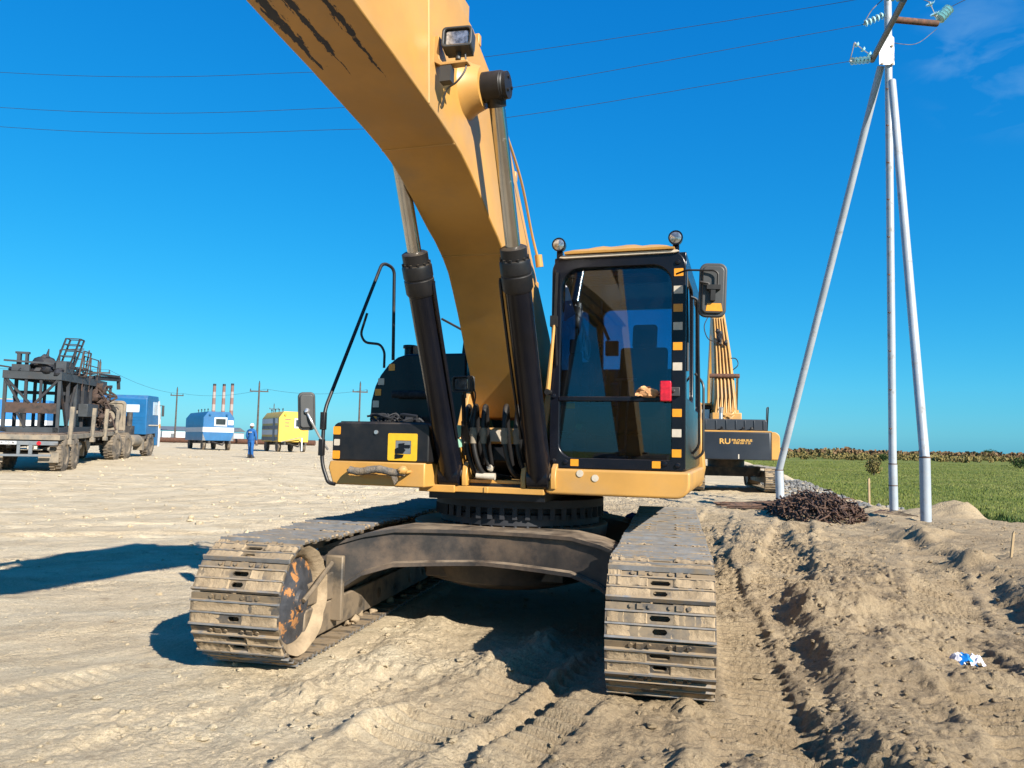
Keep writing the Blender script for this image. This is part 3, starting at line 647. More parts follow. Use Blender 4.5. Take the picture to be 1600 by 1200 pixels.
CX = -.08
def carleg(sgn):
    xs = [-1.27, -1.12, -.95, -.72, -.48, -.24, 0, .24, .48, .72, .95, 1.12, 1.27]
    m = MB(); sec = []
    for x in xs:
        t = min(1, abs(x) / 1.27)
        F = 1.02 + .36 * t ** 1.8; zt = .895 - .15 * max(0, (t - .55) / .45) ** 1.6; zb = .62 - .05 * t - .30 * max(0, (t - .62) / .38) ** 1.5
        sec.append([(CX + x, sgn * -(F + d), z) for d, z in ((.035, zt), (.035, zt - .028), (0, zt - .03), (0, zb + .04), (.055, zb + .03), (.055, zb), (-.45, zb), (-.5, zt))])
    n = 8; vs = [p for s_ in sec for p in s_]; fs = []
    for i in range(len(sec) - 1):
        for k in range(n): fs.append((i * n + k, i * n + (k + 1) % n, (i + 1) * n + (k + 1) % n, (i + 1) * n + k))
    fs += [tuple(range(n)), tuple(range((len(sec) - 1) * n, len(sec) * n))]
    return m.add(vs, fs)
m = MB(); m.lathe([(.55, .34), (.80, .42), (.86, .6), (.90, .87), (.90, .895), (.4, .897)], (CX, 0, 0), (0, 0, 1), 40)
m.box(CX - .6, CX + .6, -.7, .7, .45, .86)
cb = m.build('carbody', 'carbody', EX, bevel=.008)
carleg(1).build('carbody_leg', 'carbody', cb); carleg(-1).build('carbody_leg', 'carbody', cb)
m = MB(); m.lathe([(.70, .9), (.74, .91), (.74, 1.0), (.70, 1.01), (.70, 1.05), (.78, 1.06), (.78, 1.128), (.3, 1.128)], (0, 0, 0), (0, 0, 1), 48)
for k in range(44):
    a = 2 * math.pi * k / 44; m.cyl((.72 * math.cos(a), .72 * math.sin(a), .895), (.72 * math.cos(a), .72 * math.sin(a), .935), .019, n=6)
    m.box(*sorted((.76 * math.cos(a) - .02, .76 * math.cos(a) + .02)), *sorted((.76 * math.sin(a) - .02, .76 * math.sin(a) + .02)), .965, 1.06)
m.build('swing_bearing', 'burnt', EX)

# -- revolving frame
m = MB(); m.box(-.55, .47, -.90, 3.0, 1.13, 1.27); m.box(.47, 1.45, .2, 3.0, 1.135, 1.24); m.box(-1.4, -.55, .2, 3.0, 1.14, 1.24)
mf = up(m, 'main_frame', 'black_dusty', bevel=.006)
def sub(mb, name, mats, parent, **k): return mb.build(name, mats, parent, **k)
m = MB(); m.box(-.60, .478, -.975, -.90, 1.195, 1.245); m.box(-.6, -.28, -1.0, -.975, 1.19, 1.25); m.box(-.03, .01, -.985, -.975, 1.195, 1.245); sub(m, 'front_lip', 'yellow', mf, bevel=.005)
m = MB(); m.box(-.27, .34, -.90, -.55, 1.271, 1.30); sub(m, 'front_plate', 'yellow', mf, bevel=.005)
for x in (-.47, -.205, .305, .555):
    m = MB(); m.prism([(-.975, 1.246), (-.985, 1.33), (-.96, 1.41), (-.90, 1.45), (-.84, 1.42), (-.80, 1.30), (-.7, 1.272)], 'x', x - .022, x + .022); sub(m, 'cylinder_bracket', 'yellow', mf, bevel=.006)
for x in (-.385, .385):
    m = MB(); m.prism([(-.72, 1.272), (-.68, 1.65), (-.50, 2.02), (-.34, 2.16), (-.16, 2.12), (.1, 1.9), (.7, 1.272)], 'x', x - .03, x + .03); sub(m, 'boom_bracket', 'yellow', mf, bevel=.008)
m = MB(); m.box(-.30, .30, -.66, -.30, 1.60, 1.74); sub(m, 'cross_beam', 'yellow', mf, bevel=.02)
m = MB(); m.box(-.30, .30, -.26, -.20, 1.272, 1.6); m.prism([(-.62, 1.45), (-.62, 1.58), (-.3, 1.6), (-.3, 1.3)], 'x', -.12, .12); sub(m, 'valve_block', 'black_dusty', mf, bevel=.01)
m = MB(); m.cyl(Q(-.48, .93, 1.345), Q(-.19, .93, 1.345), .045, n=18); m.cyl(Q(.30, .93, 1.345), Q(.56, .93, 1.345), .045, n=18); sub(m, 'cylinder_pin', 'steel_in', mf)
# sun-bleached rag and light patch on the valve plate
m = MB(); m.prism(rrect(-.13, .08, 1.62, 1.72, .02), 'y', -.672, -.664); sub(m, 'whitened_patch', 'whitetape', mf)
# hoses in the middle
for i, (x, k) in enumerate(((-.24, 0), (-.16, 1), (-.09, 0), (.11, 1), (.20, 0))):
    y0 = .60 + .05 * k
    p = spline([Q(x, y0, 1.42), Q(x - .01, y0 + .10, 1.66), Q(x, y0 + .17, 1.86), Q(x + .02, y0 + .26, 1.915), Q(x + .035, y0 + .345, 1.85), Q(x + .04, y0 + .37, 1.66), Q(x + .07, y0 + .36, 1.48), Q(x + .12, y0 + .30, 1.35), Q(x + .2, y0 + .1, 1.31)], 7)
    m = MB(); m.tube(p, .021, 10); h = sub(m, 'hose', 'rubber', mf)
    m = MB(); m.cyl(Q(x + .04, y0 + .368, 1.73), Q(x + .043, y0 + .37, 1.60), .028, n=12); m.cyl(Q(x + .04, y0 + .368, 1.70), Q(x + .042, y0 + .37, 1.665), .034, n=6); sub(m, 'hose_fitting', 'rim', h)
for x, z, s_ in ((-.27, 1.70, 1.), (-.25, 1.60, .7)):
    m = MB(); m.prism(rrect(x - .03 * s_, x + .03 * s_, z - .05 * s_, z + .05 * s_, .01), 'y', -.99, -.97); sub(m, 'hose_tag', 'green_tag', mf)
m = MB(); m.tube(spline([Q(-.62, .98, 1.66), Q(-.5, 1.07, 1.65), Q(-.36, 1.06, 1.65), Q(-.28, 1.0, 1.66)], 5), .006, 6); m.tube(spline([Q(.3, 1.0, 1.67), Q(.42, 1.15, 1.66), Q(.5, 1.1, 1.66)], 5), .006, 6)
m.tube(spline([Q(-.6, .96, 1.67), Q(-.61, .97, 1.55), Q(-.63, .95, 1.42)], 4), .006, 6); sub(m, 'tie_wire', 'rim', mf)
m = MB(); m.cyl(Q(.06, .96, 1.33), Q(-.10, .97, 1.335), .03, .024, 10); m.lump(Q(.02, .95, 1.40), .03, rnd, 8, 5); sub(m, 'rag_roll', 'whitetape', mf)
def rect_lamp(parent, c, w, h, name='work_light', rot=0., tilt=0.):
    m = MB(); m.strip([(-w / 2 * .86, z) for z in (-h / 2 * .86, h / 2 * .86)], [(w / 2 * .86, z) for z in (-h / 2 * .86, h / 2 * .86)], 'y', .05, .09)
    m.ring(rrect(-w / 2, w / 2, -h / 2, h / 2, .025), rrect(-w / 2 * .84, w / 2 * .84, -h / 2 * .80, h / 2 * .80, .02), 'y', -.035, .05)
    m.prism(rrect(-w / 2, w / 2, -h / 2, h / 2, .025), 'y', .051, .06); m.prism(rrect(-w / 2 * .8, w / 2 * .8, -h / 2 * .75, h / 2 * .75, .03), 'y', .06, .10)
    m.cyl((0, .03, -h / 2), (0, .03, -h / 2 - .05), .018, n=8)
    o = m.build(name, 'plastic', parent, loc=c, rot=(tilt, 0, rot), bevel=.004)
    m = MB(); m.prism(rrect(-w / 2 * .835, w / 2 * .835, -h / 2 * .795, h / 2 * .795, .02), 'y', -.02, .045); m.build('lens', 'lens', o, bevel=.012)
    return o
lc = rect_lamp(mf, Q(-.195, 1.10, 2.085), .165, .135, rot=R(-8), tilt=R(6))
m = MB(); m.beam(Q(-.195, 1.07, 2.0), Q(-.19, 1.05, 1.74), .045, .02); m.beam(Q(-.19, 1.05, 1.78), Q(-.2, .95, 1.50), .05, .012); m.tube(spline([Q(-.12, 1.06, 2.06), Q(-.09, 1.07, 2.0), Q(-.11, 1.05, 1.9), Q(-.15, 1.03, 1.78)], 5), .006, 6)
sub(m, 'lamp_post', 'black_dusty', mf)

# -- right-hand deck with tool box and tank (left in the picture)
m = MB(); m.prism([(-1.50, 1.422), (-1.515, 1.36), (-1.465, 1.215), (-.585, 1.215), (-.585, 1.422)], 'y', -.92, 1.0)
dk = up(m, 'side_deck', 'yellow', bevel=.012)
m = MB(); p = [Q(-1.25 + .51 * i / 26, 1.005, 1.35 - .012 * math.sin(i * .35)) for i in range(27)]; m.tube(p, [.033 * (1 + .045 * math.sin(i * 2.3) + .04 * math.sin(i * 5.1)) for i in range(27)], 14)
m.prism([(-.86, 1.34), (-.80, 1.345), (-.79, 1.27), (-.815, 1.235)], 'y', -1.02, -1.01)
st = sub(m, 'fleece_sleeve', 'cloth', dk)
m = MB(); m.tube(fillet([Q(-1.28, .92, 1.345), Q(-1.28, 1.005, 1.345), Q(-.72, 1.005, 1.345), Q(-.72, .92, 1.345)], .04), .014, 8); m.lump(Q(-.745, 1.02, 1.36), .045, rnd, 10, 6, (1, .8, .8), .12); sub(m, 'grab_bar', 'yellow', dk)
m = MB(); m.box(-1.18, -.84, -.935, -.92, 1.29, 1.312); sub(m, 'step_ledge', 'yellow', dk, bevel=.004)
m = MB(); m.prism(rrect(-1.492, -.56, 1.424, 1.765, [.015, .015, .05, .07]), 'y', -.905, .10)
tb = up(m, 'tool_box', 'black_dusty', bevel=.016, seg=3)
m = MB(); m.box(-1.44, -.62, -.86, .06, 1.764, 1.775); sub(m, 'anti_slip_mat', 'rubber', tb, bevel=.004)
for x, z, mt in ((-1.448, 1.69, 'orange'), (-1.445, 1.585, 'whitetape'), (-1.448, 1.475, 'orange')):
    w = .036 if mt == 'orange' else .028
    m = MB(); m.prism(rrect(x - w, x + w, z - w, z + w, .008), 'y', -.9085, -.904); sub(m, 'reflector', mt, tb)
m = MB(); m.ring(rrect(-.945, -.668, 1.437, 1.673, .012), rrect(-.875, -.725, 1.495, 1.612, .006), 'y', -.909, -.904); sub(m, 'warning_sticker', 'sticker', tb)
m = MB(); m.box(-.873, -.727, -.906, -.903, 1.497, 1.61); sub(m, 'latch_plate', 'greypaint', tb)
m = MB(); m.prism([(-.87, 1.50), (-.80, 1.50), (-.775, 1.53), (-.80, 1.55), (-.785, 1.59), (-.84, 1.585), (-.835, 1.555), (-.872, 1.54)], 'y', -.914, -.906); m.box(-.79, -.735, -.913, -.906, 1.55, 1.575)
m.prism([(-.87, 1.455), (-.80, 1.465), (-.79, 1.49), (-.87, 1.495)], 'y', -.916, -.909); sub(m, 'latch', 'black', tb)
m = MB(); m.cyl(Q(-1.06, .9, 1.68), Q(-1.06, .918, 1.68), .018, n=14); sub(m, 'lock', 'alu', tb)
# tangle on the deck behind the box
m = MB(); rg = random.Random(11)
for k in range(26):
    c = Vector(Q(rg.uniform(-1.52, -1.08), rg.uniform(-.25, .3), 1.78)); m.tube(spline([c, c + Vector((rg.uniform(-.08, .08), rg.uniform(-.05, .05), rg.uniform(.02, .10))), c + Vector((rg.uniform(-.16, .16), rg.uniform(-.1, .1), rg.uniform(-.02, .07)))], 4), rg.uniform(.004, .018), 6)
for k in range(16): m.lump(Q(rg.uniform(-1.5, -1.1), rg.uniform(-.2, .2), 1.78 + rg.uniform(0, .05)), rg.uniform(.02, .055), rg, 6, 4)
sub(m, 'hose_tangle', 'burnt', tb)
TK = [(-1.50, 1.43), (-1.50, 1.80), (-1.49, 2.0), (-1.455, 2.14), (-1.40, 2.25), (-1.32, 2.35), (-1.22, 2.425), (-1.12, 2.455), (-.50, 2.455), (-.50, 1.43)]
m = MB(); m.prism(TK, 'y', -.2, 1.1)
tk = up(m, 'fuel_tank', 'black', bevel=.02, seg=3)
for x, z, mt in ((-1.275, 2.325, 'orange'), (-1.385, 2.185, 'whitetape'), (-1.415, 2.08, 'orange'), (-1.435, 1.965, 'whitetape'), (-1.45, 1.84, 'orange')):
    m = MB(); m.prism(rrect(x - .033, x + .033, z - .033, z + .033, .006), 'y', -.2045, -.199); sub(m, 'reflector', mt, tk)
m = MB(); p = [Q(-1.22 + .44 * i / 20, .275, 2.055) for i in range(21)]; m.tube(p, [.036 * (1 + .04 * math.sin(i * 2.1) + .04 * math.sin(i * 4.7)) for i in range(21)], 12); m.tube([Q(-1.2, .2, 2.055), Q(-1.2, .27, 2.055)], .012, 6); sub(m, 'fleece_sleeve', 'clothdark', tk)
m = MB(); m.cyl(Q(-1.18, .0, 2.44), Q(-1.18, .0, 2.54), .055, n=18); m.cyl(Q(-1.18, .0, 2.53), Q(-1.18, .0, 2.565), .07, n=18); m.box(-1.08, -.98, -.1, .0, 2.455, 2.50); sub(m, 'filler_cap', 'black', tk, bevel=.006)
m = MB(); m.box(-1.075, -.94, -.16, -.10, 2.45, 2.54); sub(m, 'cap_guard', 'wood', tk, bevel=.008)
m = MB(); m.box(-1.2, -.66, -.205, -.199, 1.62, 1.79); sub(m, 'tank_step', 'greypaint', tk, bevel=.004)
m = MB(); m.cyl(Q(-.62, -.05, 2.4), Q(-.60, -.05, 2.68), .03, .022, 12); sub(m, 'breather_pipe', 'rubber', tk)
rail = fillet([Q(-1.27, 1.22, 1.235), Q(-1.335, 1.22, 1.245), Q(-1.405, 1.22, 1.41), Q(-1.42, 1.18, 1.855), Q(-1.345, .34, 3.34), Q(-1.285, .2, 3.31), Q(-1.285, .16, 2.40)], .09, 6)
m = MB(); m.tube(rail, .0165, 10); hr = up(m, 'handrail', 'black_dusty')
m = MB(); m.box(-1.435, -1.39, -1.235, -1.195, 1.47, 1.61); m.box(-1.44, -1.395, -1.215, -1.175, 1.69, 1.84); sub(m, 'rail_clamp', 'black_dusty', hr, bevel=.004)
m = MB(); m.tube(fillet([Q(-1.565, .2, 2.87), Q(-1.63, .2, 2.66), Q(-1.58, .2, 2.575), Q(-1.41, .2, 2.555), Q(-1.36, .2, 2.48), Q(-1.36, .2, 2.32)], .06, 5), .013, 8); up(m, 'handrail', 'black_dusty')
m = MB(); m.tube(fillet([Q(-1.26, -1.0, 3.0), Q(-1.05, -1.0, 2.89), Q(-.8, -1.0, 2.75), Q(-.7, -1.0, 2.35)], .08, 5), .013, 8); up(m, 'handrail', 'black_dusty')
def mirror(c, w, h, rz, tilt, name='mirror', mat='plastic'):
    m = MB(); m.prism(rrect(-w / 2, w / 2, -h / 2, h / 2, w * .28, 5), 'y', 0, .045); m.prism(rrect(-w / 2 * .8, w / 2 * .8, -h / 2 * .88, h / 2 * .88, w * .2, 5), 'y', -.018, 0)
    e = Matrix.Rotation(UP[2], 4, 'Z') @ Matrix.Translation(c) @ Matrix.Rotation(rz, 4, 'Z') @ Matrix.Rotation(tilt, 4, 'Y')
    o = m.build(name, mat, EX, bevel=.012, seg=3); o.matrix_local = e
    m = MB(); m.prism(rrect(-w / 2 * .9, w / 2 * .9, -h / 2 * .93, h / 2 * .93, w * .22, 5), 'y', .0445, .049); m.build('mirror_glass', 'alu', o)
    return o
ml = mirror(Q(-1.53, 1.28, 1.843), .143, .325, R(35), R(-3))
for o_ in (dk, tb): o_.scale = (.954, 1, .954); o_.location = Matrix.Rotation(UP[2], 3, 'Z') @ Vector((.0935, -.28, .0736))
m = MB(); m.tube(fillet([(.0, -.02, -.01), (.03, -.06, -.08), (.10, -.02, -.22), (.15, .0, -.30), (.17, .02, -.33)], .05, 4), .010, 8); m.lump((0, -.03, 0), .025, rnd, 8, 5, jit=.05); sub(m, 'mirror_arm', 'alu', ml)

# -- cab
m = MB()
OUT = rrect(.50, 1.588, 1.416, 3.165, [.03, .03, .13, .13], 6); INN = rrect(.578, 1.478, 1.50, 3.055, [.12, .03, .16, .16], 6)
m.ring(OUT, INN, 'y', -.90, -.83)
m.box(.57, 1.49, -.905, -.86, 1.958, 1.998)
m.ring(rrect(.50, 1.588, 1.416, 3.165, [.03, .03, .1, .1], 6), rrect(.60, 1.49, 2.02, 3.03, .08, 6), 'y', .93, 1.0)
for x0, x1 in ((.502, .545), (1.545, 1.586)):
    m.ring(rrect(-.83, .05, 1.418, 3.10, .01, 2), rrect(-.76, .0, 1.72 if x0 < 1 else 2.0, 3.0, .07, 2), 'x', x0, x1)
    m.ring(rrect(.05, .93, 1.418, 3.10, .01, 2), rrect(.11, .86, 1.95, 3.0, .07, 2), 'x', x0, x1)
m.box(.502, 1.586, -.83, .93, 3.09, 3.165); m.box(.545, 1.545, -.83, .93, 1.418, 1.455)
cab = up(m, 'cab', 'black', bevel=.012)
m = MB(); m.prism(rrect(.478, 1.628, 1.205, 1.412, [.05, .11, .02, .02], 6), 'y', -.955, 1.15); cbs = sub(m, 'cab_base', 'yellow', cab, bevel=.035, seg=4)
for x, z in ((.77, 1.378), (.893, 1.345)):
    m = MB(); m.cyl(Q(x, .95, z), Q(x, .962, z), .028, n=18); sub(m, 'plug', 'whitetape', cbs)
def pane(poly, ax, a, mat, name='window_pane'):
    m = MB(); m.prism(poly, ax, a, a + .004); return sub(m, name, mat, cab)
wsn = pane(rrect(.572, 1.485, .0, 1.064, [.02, .02, .16, .16], 6), 'y', -.002, 'glass'); wsn.location = (0, -.882, 1.996); wsn.rotation_euler = (R(-2.0), 0, 0); pane(rrect(.572, 1.485, 1.495, 1.96, [.12, .03, .02, .02], 6), 'y', -.868, 'glass')
pane(rrect(.59, 1.50, 2.01, 3.04, .08), 'y', .96, 'glass_side')
for x in (.52, 1.565):
    pane(rrect(-.77, .01, 1.71 if x < 1 else 1.99, 3.01, .07), 'x', x, 'glass_side'); pane(rrect(.10, .87, 1.94, 3.01, .07), 'x', x, 'glass_side')
# roof sheet over the windscreen
m = MB(); nx = 15; A = []
for i in range(nx):
    x = .61 + .89 * i / (nx - 1); w = .006 * math.sin(i * 1.7) + .004 * math.sin(i * 3.1); k = math.sin(math.pi * i / (nx - 1)) ** .4
    A.append([Q(x, .945, 3.168), Q(x, .95, 3.185 + w * .3), Q(x, .90, 3.185 + (.04 + w) * k), Q(x, .6, 3.19 + .06 * k), Q(x, .1, 3.18 + .05 * k), Q(x, .05, 3.168)])
vs = [p for s_ in A for p in s_]; fs = []
for i in range(nx - 1):
    for k in range(6): fs.append((i * 6 + k, i * 6 + (k + 1) % 6, (i + 1) * 6 + (k + 1) % 6, (i + 1) * 6 + k))
fs += [tuple(range(6)), tuple(range((nx - 1) * 6, nx * 6))]; m.add(vs, fs); sub(m, 'roof_sheet', 'yellow', cab, ang=50)
m = MB(); m.prism([(.56, 3.145), (.59, 3.163), (1.52, 3.163), (1.54, 3.15), (1.5, 3.14), (.6, 3.135)], 'y', -.925, -.898); sub(m, 'rain_strip', 'whitetape', cab, bevel=.004)
for x, z in ((.55, 3.265), (1.505, 3.268)):
    m = MB(); m.lathe([(.0, .07), (.035, .065), (.052, .03), (.058, -.02), (.058, -.04), (.048, -.04)], Q(x, .86, z), (0, 1, 0), 20, close=False); m.beam(Q(x, .84, z - .05), Q(x, .84, 3.15), .03, .05)
    o = sub(m, 'roof_light', 'black', cab)
    m = MB(); m.lathe([(.05, -.036), (.035, -.043), (.0, -.046)], Q(x, .86, z), (0, 1, 0), 20, close=False); sub(m, 'lens', 'lens', o)
for x, z, mt in ((1.532, 2.985, 'orange'), (1.53, 2.845, 'whitetape'), (1.528, 2.70, 'orange'), (1.527, 2.555, 'whitetape'), (1.526, 2.395, 'orange'), (1.525, 2.235, 'whitetape'), (1.523, 1.87, 'orange'), (1.521, 1.712, 'whitetape'), (1.521, 1.555, 'orange')):
    m = MB(); m.prism(rrect(x - .036, x + .036, z - .031, z + .031, .003, 2), 'y', -.9035, -.899); sub(m, 'reflector', mt, cab)
for x in (1.365, .712):
    m = MB(); m.prism(rrect(x - .033, x + .033, 1.435, 1.49, .003, 2), 'y', -.9035, -.899); sub(m, 'reflector', 'orange', cab)
for x, z in ((1.525, 3.065), (.54, 3.03), (1.53, 1.46), (1.43, 1.47), (.54, 1.47), (.64, 1.465), (.53, 2.0)):
    m = MB(); m.lathe([(.022, .0), (.018, .014), (.0, .018)], Q(x, .90, z), (0, -1, 0), 12, close=False); sub(m, 'bolt_cap', 'black', cab)
m = MB(); m.tube([Q(.492, .945, 2.05), Q(.505, .945, 2.2), Q(.535, .945, 2.58)], [.020, .018, .011], 8); wp = sub(m, 'wiper_arm', 'yellow', cab)
m = MB(); m.cyl(Q(.492, .9, 2.03), Q(.492, .97, 2.03), .025, n=10); sub(m, 'wiper_pivot', 'rubber', wp)
m = MB(); m.beam(Q(.535, .93, 2.50), Q(.55, .93, 3.02), .014, .02); m.box(.50, .555, -.95, -.90, 2.57, 2.66); m.beam(Q(.56, .92, 2.25), Q(.545, .92, 2.62), .01, .01); sub(m, 'wiper_blade', 'rubber', wp)
m = MB(); m.prism(rrect(1.397, 1.485, 1.955, 2.115, .012), 'y', -.985, -.93); rl = sub(m, 'marker_lamp', 'red', cab, bevel=.008)
m = MB(); m.box(1.42, 1.545, -.93, -.905, 2.0, 2.07); m.cyl(Q(1.50, .93, 2.04), Q(1.50, .945, 2.04), .012, n=10); sub(m, 'lamp_bracket', 'plastic', rl, bevel=.004)
mrr = mirror(Q(1.80, 1.06, 2.80), .205, .415, R(8), R(2))
m = MB(); m.prism([(-.05, -.165), (.075, -.165), (.062, -.105), (-.04, -.105)], 'y', -.0215, -.0175); sub(m, 'reflector', 'orange', mrr)
m = MB(); m.tube(fillet([(-.27, .12, .145), (-.20, -.02, .145), (-.0, -.05, .14), (.03, -.05, .12), (.03, -.05, .02)], .03, 4), .008, 8); m.box(-.05, .05, -.06, -.018, -.005, .03); m.box(-.02, .015, -.055, -.018, -.09, .0); m.tube([(-.1, -.04, .05), (-.04, -.04, .04), (-.02, -.04, -.02)], .012, 6); sub(m, 'mirror_arm', 'rubber', mrr)
m = MB(); m.tube(fillet([Q(1.585, .30, 2.9), Q(1.64, .28, 2.88), Q(1.65, .2, 2.1), Q(1.65, .15, 1.62), Q(1.59, .12, 1.55)], .05, 4), .012, 8); m.tube(fillet([Q(1.585, -.3, 1.5), Q(1.66, -.3, 1.55), Q(1.66, -.35, 2.2), Q(1.58, -.4, 2.3)], .05, 4), .012, 8); sub(m, 'door_rail', 'black_dusty', cab)
m = MB(); m.tube([Q(1.595, .88, 3.0), Q(1.60, .87, 2.5), Q(1.60, .88, 2.2)], [.006, .012, .012], 6); sub(m, 'antenna', 'rubber', cab)
# inside the cab
m = MB(); m.prism(rrect(.84, 1.32, 1.72, 1.86, .05), 'y', -.15, .38); m.prism([(.30, 1.80), (.40, 1.80), (.62, 2.55), (.52, 2.58)], 'x', .85, 1.31); m.prism([(.54, 2.58), (.62, 2.56), (.68, 2.80), (.60, 2.82)], 'x', .96, 1.20); m.box(.92, 1.24, -.05, .35, 1.456, 1.72); sub(m, 'driver_seat', 'seat', cab, bevel=.03, seg=3)
for x0, x1 in ((.60, .80), (1.36, 1.52)):
    m = MB(); m.prism([(-.25, 1.80), (-.32, 1.95), (.35, 2.0), (.4, 1.70)], 'x', x0, x1); m.cyl(((x0 + x1) / 2, -.2, 1.95), ((x0 + x1) / 2, -.26, 2.12), .018, .024, 10); m.lump(((x0 + x1) / 2, -.265, 2.14), .036, rnd, 10, 6, (1, 1, 1.4), .05); sub(m, 'console', 'interior_grey', cab, bevel=.015)
for x in (1.00, 1.075):
    m = MB(); m.tube([Q(x, .62, 1.46), Q(x + .005, .58, 1.85), Q(x + .02, .52, 2.16)], .010, 8); m.cyl(Q(x - .03, .52, 2.165), Q(x + .08, .52, 2.165), .012, n=8); m.box(x - .045, x + .045, -.78, -.58, 1.50, 1.52); sub(m, 'travel_lever', 'steel_in', cab)
m = MB(); m.prism([(-.70, 2.02), (-.68, 2.36), (-.60, 2.40), (-.52, 2.05)], 'x', .60, .70); m.cyl(Q(.70, .62, 2.13), Q(.74, .66, 2.13), .05, n=14); m.box(.60, .68, -.66, -.56, 2.38, 2.50); m.cyl(Q(.72, .6, 2.05), Q(.72, .66, 2.05), .06, n=14); m.prism(rrect(.60, .78, 2.0, 2.32, .03), 'y', -.52, -.46); m.box(.62, .76, -.54, -.5, 2.2, 2.28)
sub(m, 'control_panel', 'interior_grey', cab, bevel=.01)
m = MB(); m.tube(spline([Q(.72, .55, 2.05), Q(.82, .5, 2.12), Q(.88, .45, 2.25), Q(.9, .35, 2.1)], 6), .013, 8); m.box(.70, .80, -.3, -.2, 2.78, 2.9); m.tube(spline([Q(.72, .3, 2.85), Q(.80, .25, 2.7), Q(.86, .2, 2.55)], 6), .016, 8); m.box(.82, .93, -.16, -.08, 2.42, 2.55); sub(m, 'phone_cable', 'interior', cab)
m = MB(); m.box(.55, 1.54, .80, .92, 1.456, 2.0); m.box(.56, 1.53, .3, .8, 1.456, 1.66); m.box(.56, 1.53, -.81, -.76, 1.456, 1.50); sub(m, 'rear_shelf', 'interior', cab, bevel=.02)
m = MB(); m.prism([(-.8, 1.46), (-.8, 1.66), (-.55, 1.66), (-.3, 1.72), (-.3, 1.46)], 'x', .56, .68); m.tube(spline([Q(.66, .76, 1.60), Q(.75, .77, 1.56), Q(.95, .77, 1.55), Q(1.1, .77, 1.56)], 5), .02, 8); sub(m, 'floor_panel', 'interior_grey', cab, bevel=.01)
m = MB(); vs = []; fs = []
for i in range(11):
    for j in range(7):
        x = 1.20 + .21 * i / 10; z = 2.0 + .085 * (j / 6) * math.sin(math.pi * min(1, (i + 1.5) / 10)) + rnd.uniform(-.006, .006); vs.append(Q(x, .925 + .02 * math.sin(i * 1.3 + j) - .03 * j / 6, z))
for i in range(10):
    for j in range(6): fs.append((i * 7 + j, i * 7 + j + 1, i * 7 + j + 8, i * 7 + j + 7))
m.add(vs, fs); m.lump(Q(1.31, .91, 2.025), .045, rnd, 10, 6, (1.9, .45, .8), .15); sub(m, 'rag', 'rag', cab, ang=60)
m = MB(); m.prism([(.595, 2.62), (.605, 2.93), (.63, 2.90), (.69, 2.68), (.65, 2.66)], 'y', -.852, -.850); sub(m, 'paper_sheet', 'paper', cab)
m = MB(); m.box(.62, 1.5, -.84, -.80, 2.99, 3.03); m.box(.70, 1.42, -.6, -.55, 2.98, 3.05); sub(m, 'sun_blind', 'interior_grey', cab, bevel=.008)
m = MB(); m.lathe([(.028, 0), (.028, .003)], Q(.685, .62, 1.76), (0, -1, 0), 18); lb = sub(m, 'round_label', 'sticker', cab)
m = MB(); m.box(.63, .70, -.865, -.862, 1.90, 1.945); sub(m, 'reflector', 'orange', cab)
# boom lettering mirrored in the windscreen, imitated by letters on the far side window
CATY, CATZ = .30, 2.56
lettering('lettering_reflection', 'CAT', .34, 'whitetape', cab, Matrix.Translation((.529, CATY, CATZ)) @ Matrix.Rotation(R(90), 4, 'Z') @ Matrix.Rotation(R(180), 4, 'Z') @ Matrix.Rotation(R(90), 4, 'X'), bold=.004)

# -- engine house and counterweight
m = MB(); m.prism(rrect(-1.46, 1.50, 1.245, 2.28, [.03, .03, .16, .16]), 'y', 1.16, 3.05); eh = up(m, 'engine_housing', 'yellow', bevel=.02, seg=3)
m = MB(); m.prism(rrect(-1.35, 1.38, 2.281, 2.44, [.02, .02, .1, .1]), 'y', 1.3, 3.0); sub(m, 'engine_hood', 'black', eh, bevel=.02)
m = MB(); m.prism([(1.60, 1.21), (1.64, 1.4), (1.60, 1.9), (1.5, 2.1), (1.5, 1.21)], 'y', 1.0, 1.22); sub(m, 'body_fender', 'yellow', eh, bevel=.02)
cw = [(-1.48, 3.06), (1.48, 3.06)] + [(1.48 * math.cos(R(a)), 3.15 + .62 * math.sin(R(a))) for a in range(5, 180, 10)]
m = MB(); m.prism(cw, 'z', 1.2, 2.30); up(m, 'counterweight', 'black', bevel=.05, seg=3)

